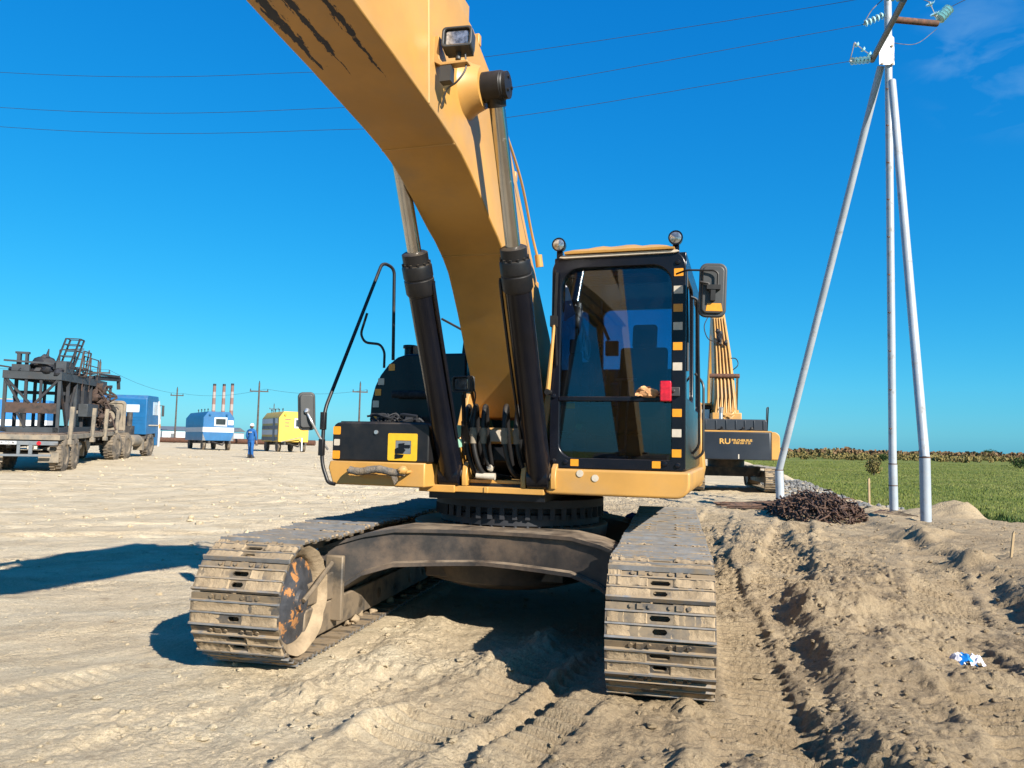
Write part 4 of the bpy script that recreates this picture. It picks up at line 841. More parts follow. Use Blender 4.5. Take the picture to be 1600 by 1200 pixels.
# -- boom
def boom_material():
    m = M['yellow'].copy(); m.name = 'boom_yellow'; t = m.node_tree; L = t.links.new; b = t.nodes['Principled BSDF']
    src = b.inputs['Base Color'].links[0].from_socket
    c = _n(t, 'ShaderNodeTexCoord'); sx = _n(t, 'ShaderNodeSeparateXYZ'); L(c.outputs['Object'], sx.inputs[0])
    def mth(op, a, bb=None, cc=None):
        q = _n(t, 'ShaderNodeMath', operation=op)
        for i, s_ in enumerate((a, bb, cc)):
            if s_ is None: continue
            if isinstance(s_, (int, float)): q.inputs[i].default_value = s_
            else: L(s_, q.inputs[i])
        return q.outputs[0]
    mp = _n(t, 'ShaderNodeMapping'); mp.inputs['Scale'].default_value = (6, 2.5, 1); L(c.outputs['Object'], mp.inputs[0])
    no = _n(t, 'ShaderNodeTexNoise'); no.inputs['Scale'].default_value = 3.; no.inputs['Detail'].default_value = 8; L(mp.outputs[0], no.inputs[0])
    mp2 = _n(t, 'ShaderNodeMapping'); mp2.inputs['Scale'].default_value = (34, 9, 1); L(c.outputs['Object'], mp2.inputs[0])
    n2 = _n(t, 'ShaderNodeTexNoise'); n2.inputs['Scale'].default_value = 2.; n2.inputs['Detail'].default_value = 8; n2.inputs['Roughness'].default_value = .7; L(mp2.outputs[0], n2.inputs[0])
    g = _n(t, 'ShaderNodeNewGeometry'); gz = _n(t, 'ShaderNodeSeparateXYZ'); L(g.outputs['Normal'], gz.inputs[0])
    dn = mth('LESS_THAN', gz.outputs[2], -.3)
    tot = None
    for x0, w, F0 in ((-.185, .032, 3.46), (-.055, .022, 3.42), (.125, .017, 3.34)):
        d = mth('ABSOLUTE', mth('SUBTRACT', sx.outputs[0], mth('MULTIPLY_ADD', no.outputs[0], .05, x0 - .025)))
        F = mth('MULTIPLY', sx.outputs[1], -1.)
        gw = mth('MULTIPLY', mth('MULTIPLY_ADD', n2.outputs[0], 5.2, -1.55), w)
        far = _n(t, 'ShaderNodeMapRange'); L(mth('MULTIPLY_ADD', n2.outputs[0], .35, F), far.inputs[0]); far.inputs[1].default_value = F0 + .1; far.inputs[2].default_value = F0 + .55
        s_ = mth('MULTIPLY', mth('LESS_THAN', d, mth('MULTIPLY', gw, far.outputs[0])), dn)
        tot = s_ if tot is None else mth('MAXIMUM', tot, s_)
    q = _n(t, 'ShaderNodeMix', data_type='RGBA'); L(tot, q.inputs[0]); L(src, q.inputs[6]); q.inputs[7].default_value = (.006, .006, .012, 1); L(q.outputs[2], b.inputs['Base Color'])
    return m
M['yellow_boom'] = boom_material()
UND = [(.30, 1.84), (.38, 1.94), (.62, 2.22), (.84, 2.46), (1.04, 2.68), (1.2, 2.84), (1.33, 2.965), (1.46, 3.06), (1.62, 3.145), (1.76, 3.20), (1.93, 3.28), (2.09, 3.36), (2.26, 3.43), (2.42, 3.485), (2.6, 3.525), (2.8, 3.557), (3.1, 3.595), (3.45, 3.64), (3.75, 3.67), (4.1, 3.71), (4.8, 3.77), (5.6, 3.83), (6.5, 3.86)]
TOP = [(6.62, 3.95), (6.62, 4.06), (6.5, 4.14), (5.4, 4.28), (4.4, 4.39), (3.6, 4.45), (3.0, 4.475), (2.6, 4.47), (2.27, 4.43), (1.93, 4.31), (1.6, 4.12), (1.3, 3.86), (1.0, 3.56), (.65, 3.2), (.3, 2.85), (.1, 2.6), (-.06, 2.25), (-.05, 1.98), (.1, 1.82)]
BW = .26
def bw(z): return BW + .075 * min(1, max(0, (2.95 - z) / 1.0))
m = MB(); poly = UND + TOP; n = len(poly)
m.add([(-bw(z), -F, z) for F, z in poly] + [(bw(z), -F, z) for F, z in poly], [tuple(range(n)), tuple(reversed(range(n, 2 * n)))] + [(i, (i + 1) % n, (i + 1) % n + n, i + n) for i in range(n)])
boom = up(m, 'boom', ['yellow_boom'], bevel=.010, ang=24)
m = MB()
for F in (1.47, 2.55):
    z = np.interp(F, [p[0] for p in UND], [p[1] for p in UND]); m.tube([Q(-BW + .005, F, z - .001), Q(BW - .005, F, z - .001)], .006, 6)
m.tube([Q(BW, 2.98, 3.59), Q(BW, 3.05, 4.46)], .006, 6); m.tube([Q(-BW, 2.98, 3.59), Q(-BW, 3.05, 4.46)], .006, 6); sub(m, 'weld_seam', 'yellow', boom)
PIN = Q(0, 2.36, 3.955)
for sx in (1, -1): m = MB(); m.lathe([(.20, .0), (.185, .02), (.16, .06), (.135, .125)], (sx * BW * .98, PIN[1], PIN[2]), (sx, 0, 0), 28); sub(m, 'pin_boss', 'yellow', boom)
for k, (dx, dz) in enumerate(((.20, .045), (.13, .05), (-.13, .05), (-.20, .045))):
    p = [Q(dx, F - .03, z + dz) for F, z in TOP[::-1][4:17]]
    m = MB(); m.tube(spline(p, 3), .016, 8); sub(m, 'oil_pipe', 'yellow', boom)
m = MB()
for F, z in ((.42, 3.0), (1.15, 3.76), (2.1, 4.42), (3.3, 4.5)): m.box(-.24, .25, -F - .025, -F + .025, z - .02, z + .06)
sub(m, 'pipe_clamp', 'yellow', boom, bevel=.006)
# side pipe end and clip beside the right-hand ram
m = MB(); m.tube(spline([Q(.30, 1.75, 4.02), Q(.33, 1.3, 3.70), Q(.33, .95, 3.36), Q(.36, .84, 3.16)], 6), .011, 8); m.cyl(Q(.36, .84, 3.2), Q(.37, .82, 3.10), .032, n=10); sub(m, 'grease_line', 'yellow', boom)
bl = rect_lamp(boom, Q(.40, 2.90, 4.00), .185, .135, rot=R(6), tilt=R(-8))
m = MB(); m.prism([(.258, 4.03), (.258, 3.87), (.30, 3.845), (.47, 3.845), (.47, 3.86), (.31, 3.865), (.29, 3.89), (.285, 4.03)], 'y', -2.92, -2.86); sub(m, 'lamp_bracket', 'yellow', boom, bevel=.003)
m = MB(); m.box(.30, .37, -2.93, -2.87, 3.74, 3.835); m.tube(spline([Q(.44, 2.88, 3.92), Q(.45, 2.89, 3.82), Q(.40, 2.9, 3.74), Q(.33, 2.88, 3.71), Q(.29, 2.86, 3.62)], 5), .006, 6); sub(m, 'lamp_ballast', 'plastic', boom)
# lifting rams
def ram(sx):
    foot = Vector(Q(.43 if sx > 0 else -.335, .93, 1.335)); top = Vector((.455 if sx > 0 else -.315, PIN[1], PIN[2])); d = (top - foot); L_ = d.length; d.normalize()
    m = MB(); m.lathe([(.0, -.06), (.07, -.055), (.10, .0), (.10, .08), (.099, .12), (.099, 1.60), (.103, 1.61)], foot, d, 28); m.lathe([(.10, -.085), (.10, .085)], foot, (1, 0, 0), 20)
    o = up(m, 'boom_cylinder', 'black', ang=30)
    m = MB(); m.lathe([(.103, 1.58), (.114, 1.60), (.114, 1.70), (.109, 1.705), (.109, 1.715), (.114, 1.72), (.114, 1.80), (.108, 1.815), (.098, 1.82), (.098, 1.90), (.08, 1.91), (.05, 1.915)], foot, d, 28)
    a = d.cross(Vector((1, 0, 0))).normalized(); b = d.cross(a)
    for k in range(12):
        t = 2 * math.pi * k / 12; p = foot + d * 1.815 + (a * math.cos(t) + b * math.sin(t)) * .100; m.cyl(p, p + d * .02, .011, n=6)
    sub(m, 'cylinder_head', 'black_dusty', o, ang=30)
    m = MB(); m.cyl(foot + d * 1.7, foot + d * (L_ - .06), .054, n=24); sub(m, 'piston_rod', 'chrome', o)
    m = MB(); m.lathe([(.05, -.093), (.092, -.09), (.098, -.08), (.098, .05), (.094, .055), (.094, .062), (.088, .07), (.088, .095), (.03, .10)], top, (sx, 0, 0), 28); m.cyl(top, top - d * .13, .07, .062, 20)
    for k in range(3):
        t = 2 * math.pi * k / 3; m.cyl(top + Vector((sx * .095, .05 * math.cos(t), .05 * math.sin(t))), top + Vector((sx * .108, .05 * math.cos(t), .05 * math.sin(t))), .011, n=6)
    sub(m, 'rod_eye', 'rubber', o, ang=30)
    m = MB(); m.tube(spline([foot + d * .35 + Vector((-sx * .11, -.02, 0)), foot + d * .8 + Vector((-sx * .118, -.03, 0)), foot + d * 1.55 + Vector((-sx * .122, -.03, 0)), foot + d * 1.68 + Vector((-sx * .12, -.01, 0))], 5), .013, 6); sub(m, 'ram_pipe', 'black', o)
ram(1); ram(-1)
# stick ram lying on the boom, and the stick with bucket that hang beyond the frame
m = MB(); a = Vector(Q(0, 2.25, 4.62)); b = Vector(Q(0, 5.9, 4.86)); d = (b - a).normalized()
m.lathe([(.06, -.1), (.11, 0), (.11, 1.75), (.13, 1.76), (.13, 1.95), (.06, 1.96)], a, d, 22); sr = up(m, 'stick_cylinder', 'black')
m = MB(); m.cyl(a + d * 1.9, b, .055, n=16); sub(m, 'piston_rod', 'chrome', sr)
m = MB(); m.box(-.16, -.12, -2.4, -2.1, 4.4, 4.7); m.box(.12, .16, -2.4, -2.1, 4.4, 4.7); sub(m, 'ram_bracket', 'yellow', sr)
m = MB(); m.prism([(-5.85, 4.98), (-6.15, 4.95), (-6.95, 4.15), (-9.32, 1.5), (-9.28, 1.25), (-9.05, 1.25), (-6.45, 3.75), (-5.8, 4.75)], 'x', -.2, .2); up(m, 'stick', 'yellow', bevel=.01)
m = MB(); bk = arc(-9.1, .75, .72, -100, 100, 14); m.strip(bk, arc(-9.1, .75, .69, -100, 100, 14), 'x', -.65, .65); m.prism(bk, 'x', -.68, -.65); m.prism(bk, 'x', .65, .68); m.box(-.3, .3, -9.3, -9.05, 1.2, 1.5); bu = up(m, 'bucket', 'steel_in')
for k in range(5):
    m = MB(); x = -.6 + .3 * k; m.prism([(-9.23, .02), (-9.23, .10), (-9.5, .06)], 'x', x - .05, x + .05); sub(m, 'tooth', 'steel_in', bu)
# sky reflection on the frame behind the swing bearing, painted as a blue surface
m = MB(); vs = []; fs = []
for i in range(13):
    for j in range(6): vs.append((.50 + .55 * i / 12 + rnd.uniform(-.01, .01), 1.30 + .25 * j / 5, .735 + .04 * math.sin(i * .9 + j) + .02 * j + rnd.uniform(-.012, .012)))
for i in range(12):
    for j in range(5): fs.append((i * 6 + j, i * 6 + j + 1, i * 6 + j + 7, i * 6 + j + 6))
m.add(vs, fs); m.add([(v[0], v[1], v[2] - .09 - .03 * math.sin(v[0] * 14)) for v in vs], fs); m.build('sky_sheen', 'wrapper_and_sheen', cb, ang=60)
# ------------------------------------------------------------------ helpers for the far things
def wheel(parent, x, y, z, Rr, w, side=1, name='wheel'):
    m = MB(); m.lathe([(Rr * .52, -w / 2 * .8), (Rr * .6, -w / 2), (Rr * .9, -w / 2 * .98), (Rr, -w / 2 * .78), (Rr, w / 2 * .78), (Rr * .9, w / 2 * .98), (Rr * .6, w / 2), (Rr * .52, w / 2 * .8)], (x, y, z), (1, 0, 0), 28)
    n = 26
    for k in range(n):
        a = 2 * math.pi * k / n
        for s in (-1, 1):
            b = a + (math.pi / n if s > 0 else 0); c = Vector((x + s * w * .25, y + Rr * math.cos(b), z + Rr * math.sin(b))); t = Vector((s * .5, -math.sin(b), math.cos(b)))
            m.beam(c - Vector((w * .2, 0, 0)), c + Vector((w * .2, 0, 0)), Rr * .07, Rr * .10, up=(0, math.cos(b), math.sin(b)))
    o = m.build(name, 'tyre', parent)
    m = MB(); f = side
    m.lathe([(Rr * .54, w * .36), (Rr * .50, w * .25), (Rr * .40, w * .12), (Rr * .26, w * .14), (Rr * .22, w * .34), (Rr * .10, w * .38), (0, w * .38)], (x, y, z), (f, 0, 0), 24, close=False)
    m.lathe([(Rr * .53, -w * .36), (0, -w * .30)], (x, y, z), (f, 0, 0), 20, close=False)
    for k in range(8):
        a = 2 * math.pi * k / 8; m.cyl((x + f * w * .12, y + Rr * .33 * math.cos(a), z + Rr * .33 * math.sin(a)), (x + f * w * .19, y + Rr * .33 * math.cos(a), z + Rr * .33 * math.sin(a)), Rr * .035, n=6)
    m.build('rim', 'rim', o); return o
def P(mb, name, mat, parent, **k): return mb.build(name, mat, parent, **k)

# ------------------------------------------------------------------ second excavator, seen from behind
E2 = empty('excavator', (8.46, 30.3, hz(8.3, 29) + .0), R(-8), 'yellow excavator seen from behind beyond the white legs, grey lettered counterweight', 'excavator')
SH2 = SHOES[0]
for sx in (-1, 1):
    m = MB(); m.prism([(-2.0, .3), (-1.7, .7), (1.7, .7), (2.0, .3)], 'x', sx * 1.38 - .18, sx * 1.38 + .18); tf = P(m, 'track_frame', 'steel_in', E2)
    for i in range(NS):
        F, z, a = track_pt(i * PER / NS + .05)
        n = Vector((0, -math.cos(a), math.sin(a))); y = Vector((0, math.sin(a), math.cos(a)))
        mat = Matrix(((1, y.x, n.x, sx * 1.38), (0, y.y, n.y, -F), (0, y.z, n.z, z), (0, 0, 0, 1)))
        link_mesh('track_shoe', SHOES[i % 6], tf, mat)
    m = MB(); m.lathe([(.1, -.28), (.36, -.26), (.36, .26), (.1, .28)], (sx * 1.38, -2.05, .47), (1, 0, 0), 24); m.lathe([(.1, -.28), (.36, -.26), (.36, .26), (.1, .28)], (sx * 1.38, 2.05, .47), (1, 0, 0), 24); P(m, 'link_chain', 'steel_in', tf)
m = MB(); m.box(-1.2, 1.2, -.6, .6, .5, .85); m.lathe([(.7, .85), (.7, 1.12)], (0, 0, 0), (0, 0, 1), 32); P(m, 'carbody', 'carbody', E2)
m = MB(); m.prism(rrect(-1.50, 1.50, 1.16, 2.16, [.08, .08, .22, .22]), 'y', -2.6, .9); P(m, 'engine_housing', 'yellow', E2, bevel=.05, seg=3)
cwp = [(-1.40, -2.58), (-1.40, -2.95), (-1.34, -3.22), (-1.2, -3.3), (1.08, -3.3), (1.12, -3.25), (1.12, -2.58)]
m = MB(); m.prism(cwp, 'z', 1.165, 2.14); c2 = P(m, 'counterweight', 'cw_grey', E2, bevel=.03)
m = MB(); m.prism(rrect(1.125, 1.42, 1.19, 2.16, [.02, .06, .22, .02], 6), 'y', -3.22, -2.4); P(m, 'corner_panel', 'yellow', E2, bevel=.06, seg=3)
m = MB(); m.box(-1.36, 1.12, -3.28, -2.5, 2.142, 2.19); P(m, 'hood_rim', 'yellow', c2)
m = MB(); m.prism(rrect(-1.25, 1.03, 2.19, 2.60, [.04, .04, .10, .06]), 'y', -3.0, -1.3); hd = P(m, 'engine_hood', 'cw_grey', E2, bevel=.03)
for x in (-1.1, -.74, -.38, -.05, .26, .58, .90):
    m = MB(); m.box(x - .02, x + .02, -3.025, -3.0, 2.25, 2.56); P(m, 'hood_rib', 'cw_grey', hd, bevel=.01)
for x in (-.55, .18, .48):
    m = MB(); m.box(x - .05, x + .05, -3.15, -3.0, 2.19, 2.26); m.lump((x, -3.12, 2.28), .05, rnd, 8, 5); P(m, 'hood_latch', 'rubber', hd)
m = MB(); m.box(-.02, .02, -3.306, -3.3, 1.20, 1.36); P(m, 'white_mark', 'whitetape', c2)
TX = Matrix.Translation((-.42, -3.304, 1.80)) @ Matrix.Rotation(R(90), 4, 'X')
lettering('lettering', 'RU', .26, 'logo', c2, TX @ Matrix.Translation((-.05, 0, 0)), bold=.006, sx=1.15)
lettering('lettering', 'BELCHER.RUS', .115, 'logo', c2, TX @ Matrix.Translation((.53, .042, 0)), bold=.004)
lettering('lettering', '8 800 200 17 25', .088, 'logo', c2, TX @ Matrix.Translation((.53, -.052, 0)), bold=.003)
m = MB(); m.prism([(.6, 2.16), (.5, 3.28), (1.6, 3.3), (2.0, 2.6), (2.0, 1.3), (.6, 1.3)], 'x', -1.5, -.5); cb2 = P(m, 'cab', 'black', E2, bevel=.04)
m = MB(); m.box(-1.42, -.58, .46, .60, 2.45, 3.1); m.add([], []); P(m, 'rear_window', 'paleglass', cb2)
m = MB(); m.box(-1.52, -.48, .45, 1.65, 3.28, 3.36); P(m, 'cab_roof', 'yellow', cb2, bevel=.02)
m = MB(); m.cyl((-.30, -.9, 2.55), (-.30, -.9, 3.0), .07, n=12); m.cyl((-.30, -.9, 2.95), (-.30, -.95, 3.12), .09, n=12); P(m, 'exhaust', 'alu', E2)
m = MB(); m.tube(fillet([(1.12, -2.3, 2.2), (1.16, -2.2, 3.05), (1.27, -1.9, 3.1), (1.30, -1.5, 2.2)], .06), .022, 8); P(m, 'handrail', 'black_dusty', E2)
# raised boom with its pipes
BM = [(.1, 1.7), (-.15, 2.3), (.10, 3.6), (.9, 5.4), (2.3, 7.35), (2.7, 7.75), (2.95, 7.55), (1.9, 5.4), (1.2, 3.9), (.75, 2.2), (.7, 1.7)]
m = MB(); A = []
for y, z in BM:
    w = .46 - .22 * max(0, (z - 2.4) / 5.4); A.append((w, y, z))
n = len(A); vs = [(-w, y, z) for w, y, z in A] + [(w, y, z) for w, y, z in A]; m.add(vs, [tuple(range(n)), tuple(reversed(range(n, 2 * n)))] + [(i, (i + 1) % n, (i + 1) % n + n, i + n) for i in range(n)])
b2 = P(m, 'boom', 'yellow', E2, bevel=.02)
m = MB(); m.box(-.56, .56, -.35, .5, 2.2, 2.95); P(m, 'boom_bracket', 'yellow', b2, bevel=.03)
for k in range(5):
    t = (k - 2) / 2; p = [((.34 - .16 * max(0, (z - 2.4) / 5.4)) * t, y - .05, z) for y, z in ((-.18, 2.5), (-.10, 3.1), (.08, 3.6), (.5, 4.5), (.88, 5.4), (1.6, 6.4), (2.1, 7.1))]
    m = MB(); m.tube(p, .032, 8); P(m, 'oil_pipe', 'yellow', b2)
for s in (-1, 1):
    m = MB(); m.tube(spline([(.3 * s, -.2, 2.55), (.12 * s, -.38, 2.75), (-.2 * s, -.38, 2.9), (-.32 * s, -.22, 3.1)], 5), .03, 8); m.tube(spline([(.15 * s, -.2, 2.5), (-.05 * s, -.4, 2.65), (-.28 * s, -.34, 2.85)], 5), .03, 8); P(m, 'hose', 'yellow', b2)
m = MB(); m.cyl((-.58, .35, 4.45), (.58, .35, 4.45), .09, n=14); P(m, 'boom_pin', 'rust', b2)
for s in (-1, 1):
    m = MB(); m.cyl((s * .50, 1.0, 1.4), (s * .50, .65, 3.1), .10, n=14); cy = P(m, 'boom_cylinder', 'yellow', E2)
    m = MB(); m.cyl((s * .50, .65, 3.1), (s * .50, .35, 4.45), .05, n=12); P(m, 'piston_rod', 'chrome', cy)
m = MB()
for k in range(7): m.lump((rnd.uniform(-.2, .15), .95 + rnd.uniform(-.1, .1), 6.0 + rnd.uniform(-.25, .35)), .09, rnd, 6, 4, (1, 1, 1.5))
P(m, 'valve_cluster', 'burnt', b2)
for pp in ([(-.2, .9, 5.9), (-.6, .7, 6.0), (-.75, .8, 6.5), (-.55, 1.2, 7.0)], [(.2, .7, 4.6), (.55, .6, 4.9), (.5, .8, 5.2), (.2, .8, 5.2)]):
    m = MB(); m.tube(spline(pp, 6), .02, 6); P(m, 'loose_hose', 'burnt', b2)

m = MB(); m.cyl((.1, 2.0, 6.6), (.16, 2.6, 7.95), .09, n=12); P(m, 'stick_cylinder', 'black', E2)
m = MB(); m.prism([(2.5, 7.8), (3.0, 7.9), (4.6, 4.5), (4.7, 2.6), (4.4, 2.6), (4.1, 4.4)], 'x', -.22, .22); P(m, 'stick', 'yellow', E2)
m = MB(); m.strip(arc(4.5, 1.9, .8, -100, 100, 12), arc(4.5, 1.9, .75, -100, 100, 12), 'x', -.7, .7); m.prism(arc(4.5, 1.9, .8, -100, 100, 12), 'x', -.73, -.7); m.prism(arc(4.5, 1.9, .8, -100, 100, 12), 'x', .7, .73); P(m, 'bucket', 'steel_in', E2)

# ------------------------------------------------------------------ lattice of white pipes: power line pole
PP = empty('power_pole', (9.8, 19.75, hz(9.8, 19.75)), 0, 'white three-legged steel pipe power pole with glass insulators', 'power pole')
o0 = Vector(PP.location)
def pw(p): return Vector(p) - o0
def pipe(a, b, r0, r1, name, mat='pole', n=20, parent=PP):
    m = MB(); m.cyl(pw(a), pw(b), r0, r1, n); return P(m, name, mat, parent)
lb_ = pipe((9.8, 19.75, -.15), (9.79, 19.75, 1.3), .105, .105, 'leg'); pipe((9.79, 19.75, 1.3), (9.89, 19.75, 15.2), .096, .092, 'mast')
la = pipe((8.27, 23.64, -.15), (8.23, 23.64, .98), (.125), .125, 'leg'); pipe((8.23, 23.64, .97), (9.76, 19.95, 11.95), .105, .095, 'leg')
lc_ = pipe((9.06, 16.86, -.2), (9.06, 16.86, 1.5), .112, .112, 'leg'); pipe((9.06, 16.86, 1.5), (9.80, 19.45, 11.3), .102, .095, 'leg')
for p, r in (((9.79, 19.75, 1.3), .108), ((8.23, 23.64, .98), .128), ((9.06, 16.86, 1.5), .115), ((9.79, 19.75, .75), .107)):
    m = MB(); m.lathe([(r, -.012), (r + .004, 0), (r, .012)], pw(p), (0, 0, 1), 20); P(m, 'rust_ring', 'rust', PP)
m = MB(); m.prism([(-.24, 11.75), (.16, 11.75), (.16, 12.5), (.05, 12.62), (-.24, 12.1)], 'y', -.13, -.11)
m.T = Matrix.Translation((0, 0, -o0.z)); P(m, 'gusset_plate', 'pole', PP)
for x, z in ((-.17, 11.85), (.1, 11.85), (.1, 12.35)):
    m = MB(); m.cyl((x, -.13, z - o0.z), (x, -.16, z - o0.z), .035, n=8); P(m, 'bolt', 'steel_in', PP)
for k in range(10):
    m = MB(); m.cyl(pw((9.79 + .0075 * k, 19.7, 2.2 + k * 1.0)), pw((9.68 + .0075 * k, 19.66, 2.2 + k * 1.0)), .018, n=6); P(m, 'step_bolt', 'rust', PP)
pipe((9.60, 20.1, 12.2), (9.06, 17.35, 12.25), .075, .075, 'cross_arm', 'greypaint'); pipe((9.9, 19.8, 13.2), (11.55, 20.4, 13.45), .085, .085, 'cross_arm', 'rust')
def insulator(p0, p1, n=5, r=.10):
    p0 = pw(p0); p1 = pw(p1); d = (p1 - p0); L_ = d.length; d.normalize()
    m = MB(); m.cyl(p0, p1, .012, n=6); m.cyl(p0, p0 + d * .07, .03, n=8); m.cyl(p1 - d * .12, p1, .028, n=8); o = P(m, 'insulator_string', 'alu', PP)
    for k in range(n):
        c = p0 + d * (L_ * (.16 + .68 * k / max(1, n - 1))); m = MB(); m.lathe([(.02, -.03), (.05, -.025), (r * .8, 0), (r, .03), (r * .9, .035), (r * .5, .012), (.02, .02)], c, d, 18, close=False); P(m, 'insulator', 'ins', o)
insulator((9.58, 20.05, 12.2), (8.85, 19.8, 12.0)); insulator((9.56, 20.0, 12.25), (9.05, 19.95, 12.6), 3, .08)
insulator((9.85, 19.8, 13.35), (9.30, 19.95, 13.12)); insulator((9.08, 17.4, 12.3), (9.30, 17.0, 12.45), 5, .12); insulator((9.0, 17.3, 12.3), (8.8, 17.6, 12.5), 3, .12)
insulator((11.55, 20.4, 13.5), (11.9, 20.35, 13.9), 5, .15); insulator((11.5, 20.35, 13.62), (11.25, 20.2, 13.95), 2, .13)
m = MB(); m.tube(spline([pw((8.85, 19.8, 12.0)), pw((8.95, 19.85, 12.3)), pw((9.05, 19.95, 12.6))], 6), .012, 6); m.tube(spline([pw((9.30, 19.95, 13.12)), pw((9.6, 19.9, 13.6)), pw((10.3, 20, 14.1)), pw((11.25, 20.2, 13.95))], 6), .012, 6); m.tube(spline([pw((11.55, 20.4, 13.3)), pw((10.9, 20.3, 12.8)), pw((10.0, 19.9, 12.6))], 6), .008, 6); P(m, 'jumper_wire', 'steel_in', PP)
for k, (lab, pts) in enumerate((
        ('lowest of the three thin wires crossing the sky to the white pole', [(8.85, 19.8, 12.0), (-.16, 21.3, 10.93), (-4.6, 22.0, 10.77), (-16.6, 24, 11.43), (-40, 28, 15.0)]),
        ('middle one of the three thin wires crossing the sky to the white pole', [(9.30, 19.95, 13.12), (-.18, 21.4, 11.84), (-5.28, 22.1, 11.45), (-16.68, 24, 12.07), (-40, 28, 15.5)]),
        ('topmost of the three thin wires crossing the sky behind the boom', [(9.30, 17.0, 12.45), (8.2, 19.5, 13.4), (-.86, 21.7, 12.92), (-6.34, 22.6, 12.77), (-16.76, 24, 13.24), (-40, 28, 16.5)]))):
    m = MB(); m.tube(spline(pts, 12), .0065, 6); tag(m.build('power_wire', 'burnt'), lab, 'wire', 'wires on the white pole')
m = MB(); m.tube(spline([(11.9, 20.35, 13.9), (14, 20.0, 15.0), (20, 19, 19.0)], 8), .009, 6); tag(m.build('power_wire', 'burnt'), 'short wire leaving the rusty cross arm to the upper right', 'wire', 'wires on the white pole')

# ------------------------------------------------------------------ semi-trailer with its burnt cargo, and the tractor
TZ = hz(-17.5, 28) + .0
TR = empty('semi_trailer', (-17.5, 27.94, TZ), R(16.6), 'dusty flatbed semi-trailer with steel stakes and headboard', 'trailer')
TR.rotation_euler.x = math.atan2(hz(-20, 37) - TZ, 9.4)
m = MB(); m.box(-1.25, 1.25, -.9, 11.0, 1.16, 1.34); bedo = P(m, 'deck', 'trailer', TR, bevel=.015)
for k in range(9):
    m = MB(); x = -1.2 + .267 * k; m.box(x, x + .25, -.85, 10.9, 1.342, 1.375); P(m, 'plank', 'wood', bedo)
m = MB(); m.box(-.5, -.36, -.6, 10.5, .86, 1.16); m.box(.36, .5, -.6, 10.5, .86, 1.16)
for y in np.arange(-.5, 10.6, 1.2): m.box(-1.2, 1.2, y - .04, y + .04, 1.02, 1.16)
P(m, 'chassis', 'chassis', TR)
for x in (-1.0, 1.0):
    for y in (0, 1.42): wheel(TR, x * 1.05, y, .62, .62, .42, 1 if x > 0 else -1)
m = MB(); m.cyl((-1.0, 0, .62), (1.0, 0, .62), .09, n=12); m.cyl((-1.0, 1.42, .62), (1.0, 1.42, .62), .09, n=12); P(m, 'axle', 'chassis', TR)
m = MB(); m.box(-1.2, 1.2, -.95, -.85, .98, 1.12); bm_ = P(m, 'rear_bumper', 'greypaint', TR, bevel=.01)
m = MB(); m.box(-1.0, 1.0, -.98, -.90, .58, .66); m.box(-.06, .04, -.97, -.9, .66, .98); m.box(.30, .42, -.97, -.9, .66, .98); m.box(-.9, -.8, -.97, -.9, .66, .98); P(m, 'underrun_bar', 'greypaint', TR, bevel=.01)
m = MB(); m.box(-.62, -.08, -.965, -.952, 1.0, 1.11); pl_ = P(m, 'number_plate', 'white', TR)
lettering('lettering', 'BC 7525 86', .105, 'black', pl_, Matrix.Translation((-.35, -.967, 1.055)) @ Matrix.Rotation(R(90), 4, 'X'), bold=.002, sx=.85)
m = MB(); m.cyl((.62, -.955, 1.05), (.62, -.985, 1.05), .07, n=14); P(m, 'tail_lamp', 'red', TR)
for x0, x1 in ((.55, 1.2), (-1.2, -.55)):
    m = MB(); m.box(x0, x1, -.70, -.66, .36, .70); P(m, 'mud_flap', 'trailer', TR)
for x in (.32, .52): 
    m = MB(); m.box(x - .05, x + .05, -.96, -.92, .84, .95); P(m, 'marker', 'whitetape', TR)
for k, y in enumerate((.3, 3.8, 6.2, 8.6)):
    for sx in (1, -1):
        m = MB(); m.beam((sx * 1.28, y, 1.1), (sx * 1.33, y, 2.38), .14, .14); m.prism([(y - .3, 1.2), (y + .3, 1.2), (y + .06, 1.75), (y - .06, 1.75)], 'x', sx * 1.255, sx * 1.275); m.box(sx * 1.30 - .08, sx * 1.30 + .08, y - .15, y + .15, .98, 1.15)
        P(m, 'stake', 'trailer', TR, bevel=.01)
m = MB(); m.ring(rrect(-1.22, 1.25, 1.38, 2.85, [.02, .02, .2, .2]), rrect(-1.1, 1.13, 1.5, 2.72, .1), 'y', 10.85, 10.97); m.box(-1.12, 1.15, 10.90, 10.93, 1.48, 2.74); hb = P(m, 'headboard', 'trailer', TR, bevel=.01)
m = MB()
for k in range(5): m.tube([(.55 + (.28 + .05 * k) * math.cos(t), 10.80 - .02 * k, 2.1 + (.34 + .05 * k) * math.sin(t)) for t in np.linspace(.3 * k, 6.0 + .3 * k, 22)], .03, 6)
P(m, 'hose_coil', 'rubber', hb)
m = MB(); m.box(.55, .95, 2.6, 3.3, .62, 1.05); m.cyl((.85, 2.4, .85), (.85, 3.2, .85), .22, n=16); P(m, 'tool_locker', 'trailer', TR, bevel=.03)
m = MB(); m.prism([(4.2, 1.14), (5.2, 1.14), (5.1, .7), (4.7, .55)], 'x', .9, .95); P(m, 'side_guard', 'trailer', TR)
for x in (-.7, .7): m = MB(); m.beam((x, 4.9, 1.1), (x, 4.9, .35), .14, .14); P(m, 'landing_leg', 'trailer', TR)

